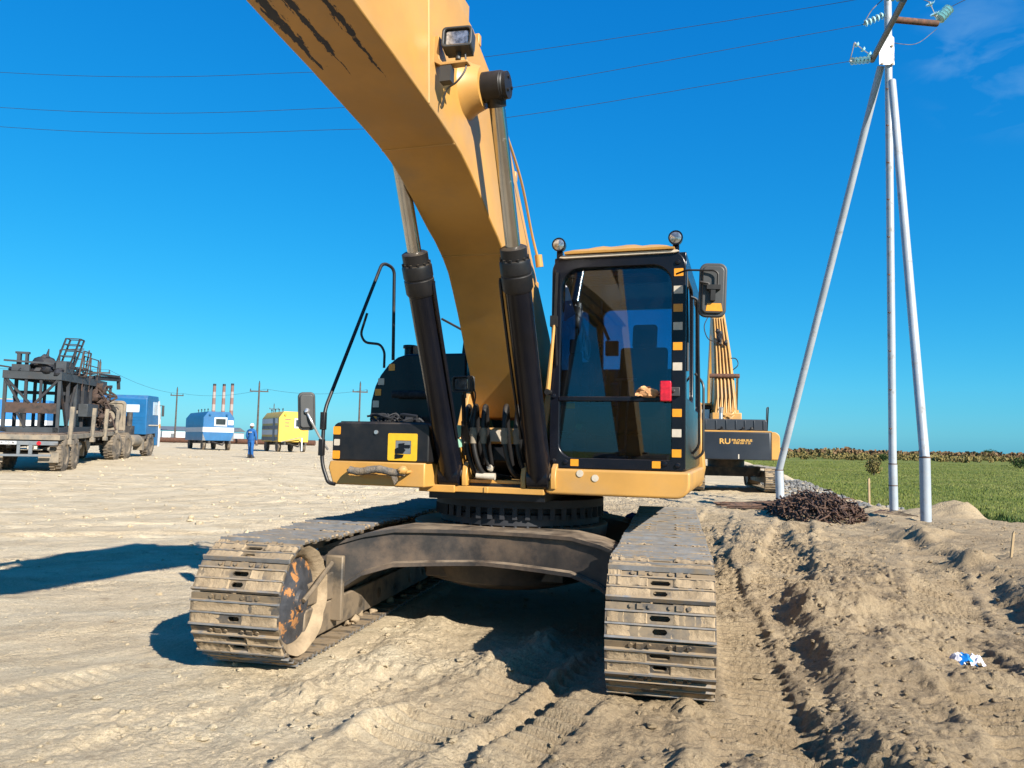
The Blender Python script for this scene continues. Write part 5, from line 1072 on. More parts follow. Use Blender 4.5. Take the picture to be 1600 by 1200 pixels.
# burnt steel module on the trailer
CG = empty('burnt_steel_frame', (0, 0, 0), 0, 'burnt blackened steel frame module with ladders, loaded on the flatbed', 'steel frame')
CG.matrix_world = Matrix.Translation(TR.location) @ TR.rotation_euler.to_matrix().to_4x4() @ Matrix.Translation((0, 0, 1.38))
X0, X1, Y0, Y1, HT = -1.32, .62, 1.4, 8.4, 2.02
m = MB(); m.box(X0 - .02, X1 + .02, Y0, Y0 + .25, 0, .2); m.box(X0, X0 + .2, Y0, Y1, 0, .19); m.box(X1 - .2, X1, Y0, Y1, 0, .19); m.box(X0, X1, Y1 - .2, Y1, 0, .18); m.box(X0 + .3, X1 - .3, Y0 + .2, Y1, .02, .10); P(m, 'skid_base', 'burnt_grey', CG)
for x in (X0 + .06, X1 - .06):
    for k, y in enumerate((Y0 + .06, Y0 + 1.3, Y0 + 2.5, Y0 + 3.7, Y0 + 5.1, Y1 - .08)):
        m = MB(); m.beam((x, y, .19), (x, y, HT), .11, .11); P(m, 'post', 'burnt_grey' if k in (0, 2) else 'burnt', CG)
for x in (X0 + .75, X0 + 1.25):
    m = MB(); m.beam((x, Y0 + .06, .19), (x, Y0 + .06, HT), .09, .09); P(m, 'post', 'burnt', CG)
for x in (X0 + .06, X1 - .06):
    m = MB(); m.box(x - .08, x + .08, Y0 - .05, Y1 + .9, HT, HT + .30); P(m, 'top_beam', 'burnt_grey', CG)
m = MB(); m.box(X0 + .14, X1 - .14, Y0 - .04, Y0 + .10, HT + .002, HT + .28); P(m, 'top_beam', 'burnt_grey', CG)
m = MB(); m.box(X0 + .14, X1 - .14, Y0 + .1, Y1 + .3, HT + .10, HT + .20); P(m, 'top_deck', 'burnt', CG)
m = MB(); m.box(X0 + 1.25, X1 - .12, Y0 + 2.6, Y1 - .4, .9, HT + .08); P(m, 'machine_block', 'burnt', CG, bevel=.05)
m = MB(); m.box(X0 + .12, X1 - .12, Y0 - .02, Y0 + .10, .72, 1.12); P(m, 'mid_beam', 'burnt_rust', CG)
m = MB(); m.box(X1 - .13, X1 + .25, Y0 + 3.3, Y0 + 5.2, .62, 1.18); P(m, 'side_tank', 'burnt_grey', CG, bevel=.03)
for (xa, za, xb, zb) in ((X0 + .08, HT, X0 + .9, 1.1), (X0 + .05, HT, X0 + .55, 1.12), (X0 + 1.1, 1.12, X1 - .1, HT), (X0 + .5, .75, X0 + .8, .19)):
    m = MB(); m.beam((xa, Y0 + .03, za), (xb, Y0 + .03, zb), .10, .08); P(m, 'brace', 'burnt', CG)
for (ya, za, yb, zb) in ((Y0 + .1, HT, Y0 + 1.2, .3), (Y0 + 2.5, HT, Y0 + 1.35, .3), (Y1 - .1, HT, Y1 - 1.2, .9)):
    m = MB(); m.beam((X1 - .06, ya, za), (X1 - .06, yb, zb), .08, .08); P(m, 'brace', 'burnt', CG)
for y in (Y1 - .25, Y0 + 1.25): m = MB(); m.box(X0 + .14, X1 - .14, y, y + .1, 1.47, 1.6); P(m, 'cross_bar', 'burnt', CG)
# loose machinery: engine lump with pipes
m = MB(); rg = random.Random(21)
for k in range(60):
    m.lump((X1 - .25 + rg.uniform(-.3, .5), Y0 + 6.2 + rg.uniform(-.8, .8), 1.15 + rg.uniform(-.8, .9)), rg.uniform(.08, .22), rg, 7, 4)
for k in range(44):
    c = Vector((X1 - .1 + rg.uniform(-.3, .5), Y0 + 6.2 + rg.uniform(-.9, .9), 1.1 + rg.uniform(-.8, .9))); m.tube(spline([c, c + Vector((rg.uniform(-.4, .4), rg.uniform(-.4, .4), rg.uniform(-.4, .4))), c + Vector((rg.uniform(-.5, .5), rg.uniform(-.5, .5), rg.uniform(-.6, .3)))], 4), rg.uniform(.015, .05), 6)
P(m, 'burnt_engine', 'burnt_rust', CG)
m = MB(); rg = random.Random(5)
for k in range(46): m.lump((rg.uniform(X0 + .1, X1 - .1), rg.uniform(Y0, Y1), HT + .25 + rg.uniform(0, .18)), rg.uniform(.06, .2), rg, 7, 4, (1.2, 1.4, .8))
for k in range(60):
    c = Vector((rg.uniform(X0, X1), rg.uniform(Y0 - .2, Y1 - 1), HT + .32 + rg.uniform(0, .3))); m.beam(c, c + Vector((rg.uniform(-.6, .6), rg.uniform(-.3, 1.4), rg.uniform(-.12, .2))), rg.uniform(.02, .06))
P(m, 'scrap_heap', 'burnt', CG)
m = MB(); m.lump((X0 + 1.15, Y0 + .6, HT + .58), .40, rnd, 12, 8, (1.1, 1, .85), .16); m.cyl((X0 + 1.22, Y0 + .6, HT + .7), (X0 + 1.3, Y0 + .6, HT + 1.22), .10, .02, 8); m.lump((X0 + 1.2, Y0 + .6, HT + .85), .16, rnd, 8, 5); P(m, 'sheeted_lump', 'burnt', CG)
m = MB(); m.box(X0 + .34, X0 + .46, Y0 + .2, Y0 + .4, HT + .3, HT + .98); m.box(X0 + .62, X0 + .70, Y0 + .2, Y0 + .4, HT + .3, HT + .98); m.box(X0 + .28, X0 + .74, Y0 + .2, Y0 + .4, HT + .96, HT + 1.04); m.beam((X0 - .05, Y0 + .1, HT + .68), (X1 - .3, Y0 + .1, HT + .62), .07, .07); m.box(X0 + .2, X0 + .8, Y0 + .15, Y0 + .7, HT + .3, HT + .55); P(m, 'valve_stand', 'burnt_grey', CG)
m = MB(); m.box(X1 - .35, X1 + .02, Y0 + .5, Y0 + 1.6, HT + .3, HT + .75); P(m, 'control_box', 'burnt_grey', CG, bevel=.02)
def cage(base, w, dpt, h, lean, mat, rungs, name):
    m = MB(); b = Vector(base); L_ = Vector(lean)
    cs = [Vector((0, 0, 0)), Vector((w, 0, 0)), Vector((w, dpt, 0)), Vector((0, dpt, 0))]
    for c in cs: m.beam(b + c, b + c + L_ + Vector((0, 0, h)), .055, .055)
    for k in range(rungs + 1):
        t = k / rungs; q = b + (L_ + Vector((0, 0, h))) * t
        for i in range(4):
            if k in (0, rungs) or i in (0, 2) or k % 2: m.beam(q + cs[i], q + cs[(i + 1) % 4], .035, .035)
    return P(m, name, mat, CG)
cage((X1 - .55, Y0 + .9, HT + .3), .5, .65, 1.42, (.34, .3, 0), 'burnt', 6, 'ladder_cage'); cage((X1 - .25, Y0 + 2.4, HT + .3), .3, 1.2, 1.05, (.10, .2, 0), 'burnt_rust', 3, 'railing')
m = MB()
for k, y in enumerate((Y0 + 3.2, Y0 + 4.4, Y0 + 5.8)): m.beam((X1, y, HT - .3), (X1 + .02, y + .05, HT + 1.2), .045, .045)
for z in (HT + .5, HT + .85, HT + 1.18): m.beam((X1, Y0 + 3.2, z), (X1 + .02, Y0 + 5.9, z), .035, .035)
m.beam((X1 - .02, Y0 + 3.6, HT + .3), (X1 - .02, Y0 + 4.2, HT + 1.5), .05, .05); m.beam((X1 - .9, Y0 + 3.2, HT + .3), (X1 - .9, Y0 + 3.2, HT + 1.4), .05, .05); m.beam((X1 - .9, Y0 + 3.2, HT + 1.4), (X1, Y0 + 3.2, HT + 1.48), .04, .04)
P(m, 'railing', 'burnt_rust', CG)
m = MB(); m.beam((X1 - .3, Y1 - .5, HT + .42), (X1 + .3, Y1 + 2.2, HT + .50), .16, .2); m.beam((X1 - .1, Y1 - .2, HT + .60), (X1 + .35, Y1 + 1.9, HT + .62), .08, .1); m.beam((X1 + .28, Y1 + 2.1, HT + .45), (X1 + .3, Y1 + 2.15, HT + .0), .14, .14); m.beam((X1 - .1, Y1, HT - .05), (X1 + .15, Y1 + 1.2, HT + .1), .12, .12); m.beam((X1 + .14, Y1 + 1.15, HT + .1), (X1 + .12, Y1 + 1.1, HT - .6), .1, .1); P(m, 'jib_arm', 'burnt', CG)

TK_ = empty('tractor_truck', (-18.9 - 1.0, 37.0, hz(-19.9, 37.5)), R(8), 'blue and white tractor truck coupled in front of the flatbed trailer', 'truck')
TK_.rotation_euler.x = math.atan2(hz(-20.5, 41.5) - hz(-19.9, 36.8), 4.7)
m = MB(); m.box(-.45, -.33, -1.6, 5.6, .75, 1.02); m.box(.33, .45, -1.6, 5.6, .75, 1.02); m.box(-.8, .8, -.6, .6, 1.02, 1.14); m.box(-.4, .4, -1.5, -1.4, .8, 1.0); P(m, 'chassis', 'chassis', TK_)
for x in (-1.0, 1.0):
    for y in (-.68, .68): wheel(TK_, x, y, .62, .62, .46, 1 if x > 0 else -1)
    wheel(TK_, x, 4.2, .62, .62, .40, 1 if x > 0 else -1)
m = MB(); m.prism([(3.25, 1.15), (3.25, 3.05), (3.4, 3.22), (5.1, 3.22), (5.45, 2.3), (5.55, 1.05), (5.5, .55), (4.95, .55), (4.8, 1.2)], 'x', -1.22, 1.22); tc_ = P(m, 'cab', 'blue', TK_, bevel=.05, seg=3)
m = MB(); m.prism(rrect(.05, .85, 2.32, 2.72, .05), 'y', 3.235, 3.262); P(m, 'rear_window', 'paleglass', tc_)
m = MB(); m.prism(rrect(-.85, -.25, 2.32, 2.72, .05), 'y', 3.235, 3.262); P(m, 'rear_window', 'paleglass', tc_)
for z in (1.75, 1.9, 2.05):
    m = MB(); m.box(-1.1, 1.1, 3.235, 3.26, z, z + .03); P(m, 'panel_rib', 'blue', tc_)
for sx in (-1, 1):
    m = MB(); m.prism([(4.25, 2.2), (4.25, 2.9), (4.95, 2.9), (5.15, 2.2)], 'x', sx * 1.215, sx * 1.235); P(m, 'side_window', 'paleglass', tc_)
    m = MB(); m.prism([(5.0, 2.95), (5.2, 3.0), (5.50, 2.3), (5.58, 1.1), (5.5, .5), (5.25, .5), (5.25, 1.2), (5.12, 2.2)], 'x', sx * 1.236, sx * 1.256); P(m, 'fairing', 'white', tc_)
    m = MB(); m.box(sx * 1.42 - .06, sx * 1.42 + .06, 5.25, 5.33, 2.15, 2.75); m.beam((sx * 1.22, 5.25, 2.75), (sx * 1.42, 5.3, 2.75), .03, .03); P(m, 'mirror', 'plastic', tc_, bevel=.02)
    m = MB(); m.prism([(3.35, .95), (3.5, 1.30), (4.9, 1.30), (5.0, 1.0), (4.85, 1.0), (4.75, 1.2), (3.65, 1.2), (3.5, .9)], 'x', sx * .80, sx * 1.21); P(m, 'wheel_arch', 'chassis', tc_)
m = MB(); m.box(1.236, 1.26, 3.6, 5.3, 1.62, 1.68); P(m, 'reflective_strip', 'whitetape', tc_); m = MB(); m.box(1.257, 1.27, 5.3, 5.5, 1.5, 1.72); P(m, 'turn_lamp', 'orange', tc_)
m = MB(); m.cyl((.9, 1.7, .85), (.9, 2.9, .85), .3, n=18); P(m, 'fuel_tank', 'trailer', TK_); m = MB(); m.cyl((-.9, 1.7, .85), (-.9, 2.9, .85), .3, n=18); P(m, 'fuel_tank', 'trailer', TK_)
m = MB(); m.box(.7, 1.15, 3.0, 3.3, .35, .95); P(m, 'mud_flap', 'trailer', TK_); m = MB(); m.box(-.3, .7, 2.3, 3.1, 1.05, 1.6); m.cyl((.5, 2.9, 1.0), (.5, 2.9, 2.3), .14, n=12); m.lump((.1, 2.5, 1.6), .3, rnd, 8, 5); P(m, 'engine_unit', 'chassis', TK_)
m = MB(); m.cyl((.0, 2.2, 1.35), (.45, 2.2, 1.45), .14, .16, 10); P(m, 'air_filter', 'whitetape', TK_)

# ------------------------------------------------------------------ wheeled cabins
def wagon(loc, rz, Lg, col, low, label, win, yellow=False, Wd=2.5, H=2.45):
    t = empty('site_cabin', (*loc, hz(*loc)), rz, label, 'cabin', 'wheeled cabins on the sand'); z0 = .80; ch = .50
    def prof(d): return [(-Wd / 2 - d, z0), (Wd / 2 + d, z0), (Wd / 2 + d, z0 + H - ch), (Wd / 2 - ch * .75, z0 + H + d), (-Wd / 2 + ch * .75, z0 + H + d), (-Wd / 2 - d, z0 + H - ch)]
    m = MB(); m.prism(prof(0), 'y', 0, Lg); bd = P(m, 'body', col, t, bevel=.03)
    if not yellow:
        m = MB(); m.box(-Wd / 2 - .012, Wd / 2 + .012, -.014, Lg + .012, z0 + .72, z0 + 1.12); P(m, 'white_band', 'wag_white', bd)
        m = MB(); m.prism([(-Wd / 2 - .006, z0), (-Wd / 2 + .25, z0), (-Wd / 2 - .006, z0 + .6)], 'y', -.012, .01); P(m, 'corner_panel', 'greypaint', bd)
        m = MB(); m.prism([(Wd / 2 + .006, z0), (Wd / 2 - .25, z0), (Wd / 2 + .006, z0 + .6)], 'y', -.012, .01); P(m, 'corner_panel', 'greypaint', bd)
    else:
        for k in range(4):
            m = MB(); m.box(-Wd / 2 - .013, -Wd / 2 + .2, .35, Lg - .02, z0 + .12 + .46 * k, z0 + .12 + .46 * k + (.40 if k % 2 else .28)); P(m, 'side_panel', 'greypaint' if k % 2 == 0 else 'wag_white', bd)
        m = MB(); m.box(-Wd / 2 - .02, -Wd / 2 + .1, 1.2, 1.9, z0 + .05, z0 + 1.95); P(m, 'door', 'greypaint', bd)
        for k, zz in enumerate((z0 + 1.78, z0 + 1.5, z0 + 1.25)):
            m = MB(); m.box(-.72, -.38 + .1 * (k == 0), -.012, .01, zz, zz + .07); P(m, 'red_lettering', 'brick_red', bd)
    for (x0, x1, a, b) in win:
        m = MB(); m.box(x0 - .12, x1 + .12, -.03, .02, z0 + a - .12, z0 + b + .12); f = P(m, 'window', 'wag_white', bd)
        m = MB(); m.box(x0, x1, -.036, -.02, z0 + a, z0 + b); P(m, 'pane', 'darkglass', f)
    for x in (-Wd * .3, Wd * .25):
        m = MB(); m.cyl((x, -.02, z0 + H - .25), (x, -.12, z0 + H - .28), .09, n=10); P(m, 'end_lamp', col, bd)
    m = MB(); m.box(-.9, -.75, -.6, Lg, .56, .79); m.box(.75, .9, -.6, Lg, .56, .79)
    for y in (.5, Lg / 2, Lg - .6): m.box(-1.05, 1.05, y, y + .12, .64, .795)
    m.beam((-.5, 0, .7), (0, -1.5, .45), .1, .1); m.beam((.5, 0, .7), (0, -1.5, .45), .1, .1); P(m, 'chassis', 'chassis', t)
    for x in (-1.0, 1.0):
        for y in (.75, Lg - 1.1): wheel(t, x, y, .46, .46, .28, 1 if x > 0 else -1)
    for k in range(4): m = MB(); m.cyl((-Wd * .28, 1.0 + k * 1.2, z0 + H - .05), (-Wd * .28, 1.0 + k * 1.2, z0 + H + .2), .03, n=8); m.lump((-Wd * .28, 1.0 + k * 1.2, z0 + H + .22), .06, rnd, 8, 5); P(m, 'roof_vent', 'black_dusty', bd)
    return t
w1 = wagon((-24.7, 65.), R(34), 7.0, 'blue', 0, 'blue wheeled cabin with a white band and one small window', ((-.25, .55, 1.35, 1.85),))
m = MB(); m.box(.75, 1.2, -.02, .01, .80 + 1.35, .80 + 1.75); P(m, 'white_plate', 'wag_white', w1)
w2 = wagon((-17.5, 62.), R(31), 5.6, 'wag_yellow', 0, 'yellow wheeled cabin with white-framed window in its end', ((.15, .75, 1.25, 1.8),), True, 2.4)
m = MB(); m.beam((.55, -.5, .1), (.55, -.45, 1.15), .10, .10); P(m, 'prop', 'wag_white', w2)
m = MB(); m.beam((-1.0, -.1, .8), (.5, -.4, 1.2), .06, .06); P(m, 'tow_bar', 'greypaint', w2)
w3 = wagon((-31.0, 52.), R(105), 11.0, 'blue_bright', 0, 'bright blue cabin with white window frame seen through the burnt frame', ())
for y in (1.6, 5.2):
    m = MB(); m.box(1.245, 1.30, y - .5, y + .5, 1.75, 2.95); f = P(m, 'window', 'wag_white', w3); m = MB(); m.box(1.29, 1.31, y - .36, y + .36, 1.88, 2.82); P(m, 'pane', 'darkglass', f)
m = MB(); m.box(1.252, 1.27, 0, 11, .95, 1.5); P(m, 'white_skirt', 'wag_white', w3)

# blue site building with yellow fascia at the far left edge
SB = empty('site_building', (-56, 76, hz(-56, 76)), R(10), 'blue building with yellow fascia behind the burnt frame at the left edge', 'building')
m = MB(); m.box(-6, 6, 0, 6, 0, 4.0); wl = P(m, 'wall', 'blue_bright', SB); m = MB(); m.box(-6.15, 6.15, -.15, 6.15, 4.0, 4.55); P(m, 'fascia', 'wag_yellow', SB); m = MB(); m.box(-6.05, 6.05, -.05, 6.05, 0, 1.1); P(m, 'plinth', 'wag_white', SB)
for x in (-3, 0, 3):
    m = MB(); m.box(x - .8, x + .8, -.06, .01, 1.7, 3.1); f = P(m, 'window', 'wag_white', SB); m = MB(); m.box(x - .65, x + .65, -.08, -.05, 1.85, 2.95); P(m, 'pane', 'darkglass', f)
# long white shed and a rusty pipeline at the back
WB = empty('white_shed', (-62, 146, hz(-62, 146)), R(4), 'long low white shed on the horizon behind the cabins', 'shed')
m = MB(); m.box(-16, 9, 0, 8, 0, 2.1); P(m, 'wall', 'wag_white', WB); m = MB(); m.prism([(-.3, 2.3), (8.3, 2.3), (4, 3.1)], 'x', -16.3, 9.3); P(m, 'roof', 'greypaint', WB)
for x in (-8, -2, 4):
    m = MB(); m.box(x - .4, x + .4, -.05, .02, .3, 1.7); P(m, 'door', 'greypaint', WB)
m = MB(); m.cyl((-110, 128, hz(-60, 128) + .55), (-30, 118, hz(-34, 118) + .55), .42, n=14); tag(m.build('pipeline', 'rust'), 'rusty brown pipeline lying in front of the white shed', 'pipeline')

# chimneys
for px, top, lab in ((334.5, 601, 'leftmost of the three red and white chimneys'), (349.5, 601, 'middle one of the three red and white chimneys'), (362.5, 600, 'rightmost of the three red and white chimneys')):
    D = 320; X = (px - 800) / 1200 * D; h = (684 - top) / 1200 * D + 1.2
    t = empty('chimney', (X, D, 0), 0, lab + ' on the horizon', 'chimney', 'chimneys on the horizon')
    n = 9
    for k in range(n):
        m = MB(); r0 = .85 - .25 * k / n; m.cyl((0, 0, h * k / n), (0, 0, h * (k + 1) / n), r0, r0 - .25 / n, 16); P(m, 'ring', 'brick_red' if k % 2 == 0 else 'brick_white', t)
    m = MB(); m.cyl((0, 0, h), (0, 0, h + .8), .62, n=16); P(m, 'cap', 'burnt', t)

# timber power poles and their wires
def tpole(px, top, D, lab, arm=2.2, rz=0.2):
    X = (px - 800 - 1.5) / 1200 * D; zt = 1.6 + (694 - (800 - px) * .021 - top) / 1200 * D; g = hz(X, D)
    t = empty('utility_pole', (X, D, g), rz, lab, 'utility pole', 'timber utility poles'); H = zt - g
    m = MB(); m.cyl((0, 0, -.3), (0, 0, H), .17, .11, 10); P(m, 'pole', 'polewood', t); m = MB(); m.box(-arm / 2, arm / 2, -.08, .08, H - 1.35, H - 1.18); P(m, 'cross_arm', 'polewood', t)
    for x in (-arm / 2 + .1, arm / 2 - .1, .0):
        m = MB(); zb = H if x == 0 else H - 1.18; m.cyl((x, 0, zb), (x, 0, zb + .28), .07, .05, 8); P(m, 'insulator', 'burnt', t)
    return Vector((X, D, zt - 1.0))
p1 = tpole(155, 565, 88, 'timber utility pole rising behind the burnt frame on the trailer'); p2 = tpole(278, 607, 138, 'timber utility pole between the blue truck cab and the blue cabin')
p3 = tpole(406, 598, 112, 'timber utility pole behind the person in blue', 2.6); p4 = tpole(564, 599, 112, 'timber utility pole seen beside the black tank of the excavator', 2.2); p5 = tpole(430.5, 632, 210, 'small distant utility pole above the yellow cabin', 2.4)
for a, b, lab in ((p1, p2, 'wire sagging from the pole behind the burnt frame'), (p2, p3, 'wire sagging between the poles above the blue cabin'), (p3, p4, 'wire sagging above the yellow cabin'), (p1, Vector((-95, 70, 9)), 'wire running off to the left behind the burnt frame')):
    m = MB(); m.tube([a.lerp(b, t) + Vector((1., 0, .1 - 6 * t * (1 - t) * .45)) for t in np.linspace(0, 1, 14)], .018, 5)
    tag(m.build('line_wire', 'burnt'), lab, 'wire', 'wires on the timber poles')

# ------------------------------------------------------------------ the worker
PS = empty('person', (-13.62, 40.4, hz(-13.62, 40.4)), R(-12), 'person in blue work clothes and white helmet walking away over the sand', 'person')
def skin(name, pts, edges, rad, mat, parent, sub_=1):
    me = bpy.data.meshes.new(name); me.from_pydata(pts, edges, []); me.materials.append(M[mat]); o = bpy.data.objects.new(name, me); COL.objects.link(o); o.parent = parent
    md = o.modifiers.new('skin', 'SKIN'); md.use_smooth_shade = True
    for i, v in enumerate(me.skin_vertices[0].data): v.radius = rad[i]; v.use_root = (i == 0)
    s = o.modifiers.new('subsurf', 'SUBSURF'); s.levels = s.render_levels = sub_; return o
pts = [(0, 0, .95), (0, .02, 1.12), (0, .03, 1.32), (0, .02, 1.46), (0, .02, 1.55),
       (.10, 0, .90), (.11, -.06, .50), (.11, -.02, .10), (.12, .10, .05), (-.10, 0, .90), (-.11, .10, .52), (-.11, .06, .10), (-.11, .18, .06),
       (.20, .02, 1.41), (.27, .0, 1.16), (.25, .10, .93), (-.20, .02, 1.41), (-.27, .02, 1.16), (-.24, .14, .95)]
edg = [(0, 1), (1, 2), (2, 3), (3, 4), (0, 5), (5, 6), (6, 7), (7, 8), (0, 9), (9, 10), (10, 11), (11, 12), (3, 13), (13, 14), (14, 15), (3, 16), (16, 17), (17, 18)]
rad = [(.17, .13), (.17, .12), (.20, .13), (.13, .10), (.06, .06), (.12, .12), (.085, .085), (.075, .075), (.05, .05), (.12, .12), (.085, .085), (.075, .075), (.05, .05), (.085, .085), (.07, .07), (.055, .055), (.085, .085), (.07, .07), (.055, .055)]
body = skin('body', pts, edg, rad, 'jacket', PS)
m = MB(); m.lathe([(.0, -.13), (.055, -.11), (.08, -.03), (.085, .05), (.07, .11), (0, .13)], (0, .03, 1.66), (0, 0, 1), 16, close=False); hd_ = P(m, 'head', 'skin', PS, ang=60)
m = MB(); m.lump((0, .12, 1.64), .018, rnd, 8, 5, (1, 1, 1.2), 0); m.lump((.088, .03, 1.65), .022, rnd, 8, 5, (.5, 1, 1.3), 0); m.lump((-.088, .03, 1.65), .022, rnd, 8, 5, (.5, 1, 1.3), 0); P(m, 'ears_and_nose', 'skin', hd_)
m = MB(); m.lathe([(.09, -.06), (.09, .0), (.0, .0)], (0, .01, 1.64), (0, 0, 1), 14, close=False); P(m, 'hair', 'boot', hd_)
m = MB(); m.lathe([(.125, .0), (.115, .012), (.11, .03), (.098, .08), (.06, .125), (0, .135)], (0, .03, 1.69), (0, 0, 1), 20, close=False); P(m, 'helmet', 'white', PS)
m = MB(); m.tube([(.20 * math.cos(t), .02 + .15 * math.sin(t), .965) for t in np.linspace(0, 6.28, 24)], .018, 6); P(m, 'jacket_hem', 'jacket', PS)
m = MB(); m.box(-.09, .09, -.112, -.10, 1.33, 1.37); P(m, 'back_print', 'whitetape', PS)
for s, q in ((1, (.25, .12, .87)), (-1, (-.24, .16, .89))):
    q = Vector(q); f = [q + Vector((0, 0, .04)), q, q + Vector((0, .01, -.05))]; e = [(0, 1), (1, 2)]; rr = [(.03, .03), (.04, .022), (.04, .02)]
    for k in range(4):
        b = len(f); x = (-.028 + .019 * k); f += [q + Vector((x, .012, -.085)), q + Vector((x, .022, -.115 - .006 * (k in (1, 2)))), q + Vector((x, .012, -.135))]; e += [(2, b), (b, b + 1), (b + 1, b + 2)]; rr += [(.010, .010)] * 3
    b = len(f); f += [q + Vector((-s * .035, .02, -.03)), q + Vector((-s * .045, .035, -.065))]; e += [(1, b), (b, b + 1)]; rr += [(.011, .011)] * 2
    skin('hand', f, e, rr, 'skin', PS)
for x, y in ((.115, -.02), (-.11, .06)):
    m = MB(); m.prism([(y - .09, 0), (y + .20, 0), (y + .19, .06), (y + .08, .11), (y + .06, .2), (y - .08, .2)], 'x', x - .052, x + .052); P(m, 'boot', 'boot', PS, bevel=.02)

# ------------------------------------------------------------------ small things on the right
rg = random.Random(9); m = MB()
for k in range(1300):
    while True:
        a, b = rg.uniform(-1, 1), rg.uniform(-1, 1)
        if a * a + b * b < 1: break
    x = 7.35 + 1.05 * a + .25 * b; y = 18.6 + 1.9 * b; h = .55 * (1 - a * a - b * b) ** .6
    z = hz(x, y) if k % 8 == 0 else zl; zl = z
    c = Vector((x, y, z + h * rg.uniform(.35, 1.05))); d = Vector((rg.uniform(-.35, .35), -1, rg.uniform(-.55, .45))).normalized() if rg.random() < .75 else Vector((rg.uniform(-1, 1), rg.uniform(-.5, .5), rg.uniform(-.2, .5))).normalized()
    L_ = rg.uniform(.12, .34); m.cyl(c - d * L_ / 2, c + d * L_ / 2, rg.uniform(.012, .021), n=6)
tag(m.build('rod_pile', 'rods', recalc=False), 'heap of rusty short steel rods lying before the leaning white leg', 'rod pile', kind='stuff')
m = MB()
for k in range(26): y = rg.uniform(20.0, 20.8); m.cyl((5.7 + rg.uniform(-.3, .1), y, hz(6, y) + .05 + rg.uniform(0, .1)), (7.2 + rg.uniform(-.2, .4), y + rg.uniform(-.2, .2), hz(7, y) + .06 + rg.uniform(0, .12)), .02, n=6)
tag(m.build('rod_bundle', 'rods', recalc=False), 'low bundle of long rusty rods left of the rod heap', 'rod bundle', kind='stuff')
def stake(x, y, h, w, lab, lean=(0, 0)):
    m = MB(); m.prism([(-w, 0), (w, 0), (w, h - .05), (0, h), (-w, h - .05)], 'y', -w * .5, w * .5)
    o = m.build('wooden_stake', 'stakewood', loc=(x, y, hz(x, y) - .05), rot=(lean[0], lean[1], .3), bevel=.004); return tag(o, lab, 'stake', 'survey stakes')
stake(11.1, 23.9, .88, .035, 'pale wooden survey stake at the edge of the meadow'); stake(7.0, 10.85, .42, .02, 'thin weathered stake leaning in the sand at the right edge', (0, R(10)))
# crumpled litter
m = MB(); rg = random.Random(4); lx, ly = 3.48, 5.97; lz = hz(lx, ly)
for (cx, cy, sx_, mi) in ((0, 0, 1, 0), (.09, -.03, .8, 1), (-.06, .03, .7, 1)):
    vs = []; fs = []; n = 9; m.mi = mi
    for i in range(n):
        for j in range(n):
            u, v = i / (n - 1) - .5, j / (n - 1) - .5; vs.append((cx * .7 + u * .14 * sx_, cy * .7 + v * .11, max(-.01, .06 * (1 - 3 * (u * u + v * v))) + rg.uniform(-.016, .016)))
    for i in range(n - 1):
        for j in range(n - 1): q = i * n + j; fs.append((q, q + 1, q + n + 1, q + n))
    m.add(vs, fs)
tag(m.build('crumpled_wrapper', ['wrapper_and_sheen', 'paper'], loc=(lx, ly, lz + .01), ang=25), 'crumpled blue and white plastic wrapper on the sand', 'litter')
# thin wires left on the sand beside the rods
m = MB(); y0 = 18.2
for k in range(4): m.tube(spline([(8.4 + .2 * k, y0 + .3 * k, hz(8.4, 18.3) + .02), (9.0 + .2 * k, y0 + .1 + .4 * k, hz(9, 18.4) + .05), (9.5 + .1 * k, y0 - .2 + .2 * k, hz(9.5, 18.2) + .02)], 5), .008, 5)
tag(m.build('loose_rods', 'rods'), 'few thin rusty rods lying loose between heap and white legs', 'steel rods')
# broken grey rock on the slope
m = MB(); rg = random.Random(12)
for k in range(620):
    t = rg.random(); y = 21.5 + 18 * t; x = np.interp(y, EDGE_Y, EDGE_X) + rg.uniform(-1.9, .5) - .2; r = rg.uniform(.03, .10)
    m.lump((x, y, float(height(np.array([x]), np.array([y]), False)[0]) + r * .3 + .02), r, rg, 5, 3, (1, 1, .8), .4)
M['rock'] = pmat('grey_rock', (.15, .148, .142), .9, var=.45, vs=3, bump=.4)
tag(m.build('broken_rock', 'rock', recalc=False, ang=0), 'pale grey broken rock spilled along the edge of the meadow', kind='stuff')

# ------------------------------------------------------------------ grass, shrubs and wood
def leafmat(name, cols, sc_=.5):
    m = bpy.data.materials.new(name); m.use_nodes = True; t = m.node_tree; L = t.links.new; b = t.nodes['Principled BSDF']; b.inputs['Roughness'].default_value = .8; b.inputs['Specular IOR Level'].default_value = .15
    c = _n(t, 'ShaderNodeTexCoord'); q = _n(t, 'ShaderNodeTexNoise'); q.inputs['Scale'].default_value = sc_; q.inputs['Detail'].default_value = 3; L(c.outputs['Object'], q.inputs[0])
    g = _n(t, 'ShaderNodeNewGeometry'); ad = _n(t, 'ShaderNodeMath', operation='MULTIPLY_ADD'); L(g.outputs['Random Per Island'], ad.inputs[0]); ad.inputs[1].default_value = .5; L(q.outputs[0], ad.inputs[2])
    r = _n(t, 'ShaderNodeValToRGB'); L(ad.outputs[0], r.inputs[0]); e = r.color_ramp.elements
    while len(e) < len(cols): e.new(.5)
    for i, cc in enumerate(cols): e[i].position = .35 + .75 * i / (len(cols) - 1); e[i].color = (*cc, 1)
    L(r.outputs[0], b.inputs['Base Color']); return m
M['grass'] = leafmat('grass_blades', [(.07, .098, .017), (.10, .13, .024), (.14, .158, .038), (.18, .18, .06)], .25)
M['wood_autumn'] = leafmat('autumn_wood', [(.11, .066, .036), (.17, .094, .045), (.14, .09, .05), (.105, .092, .038)], .03)
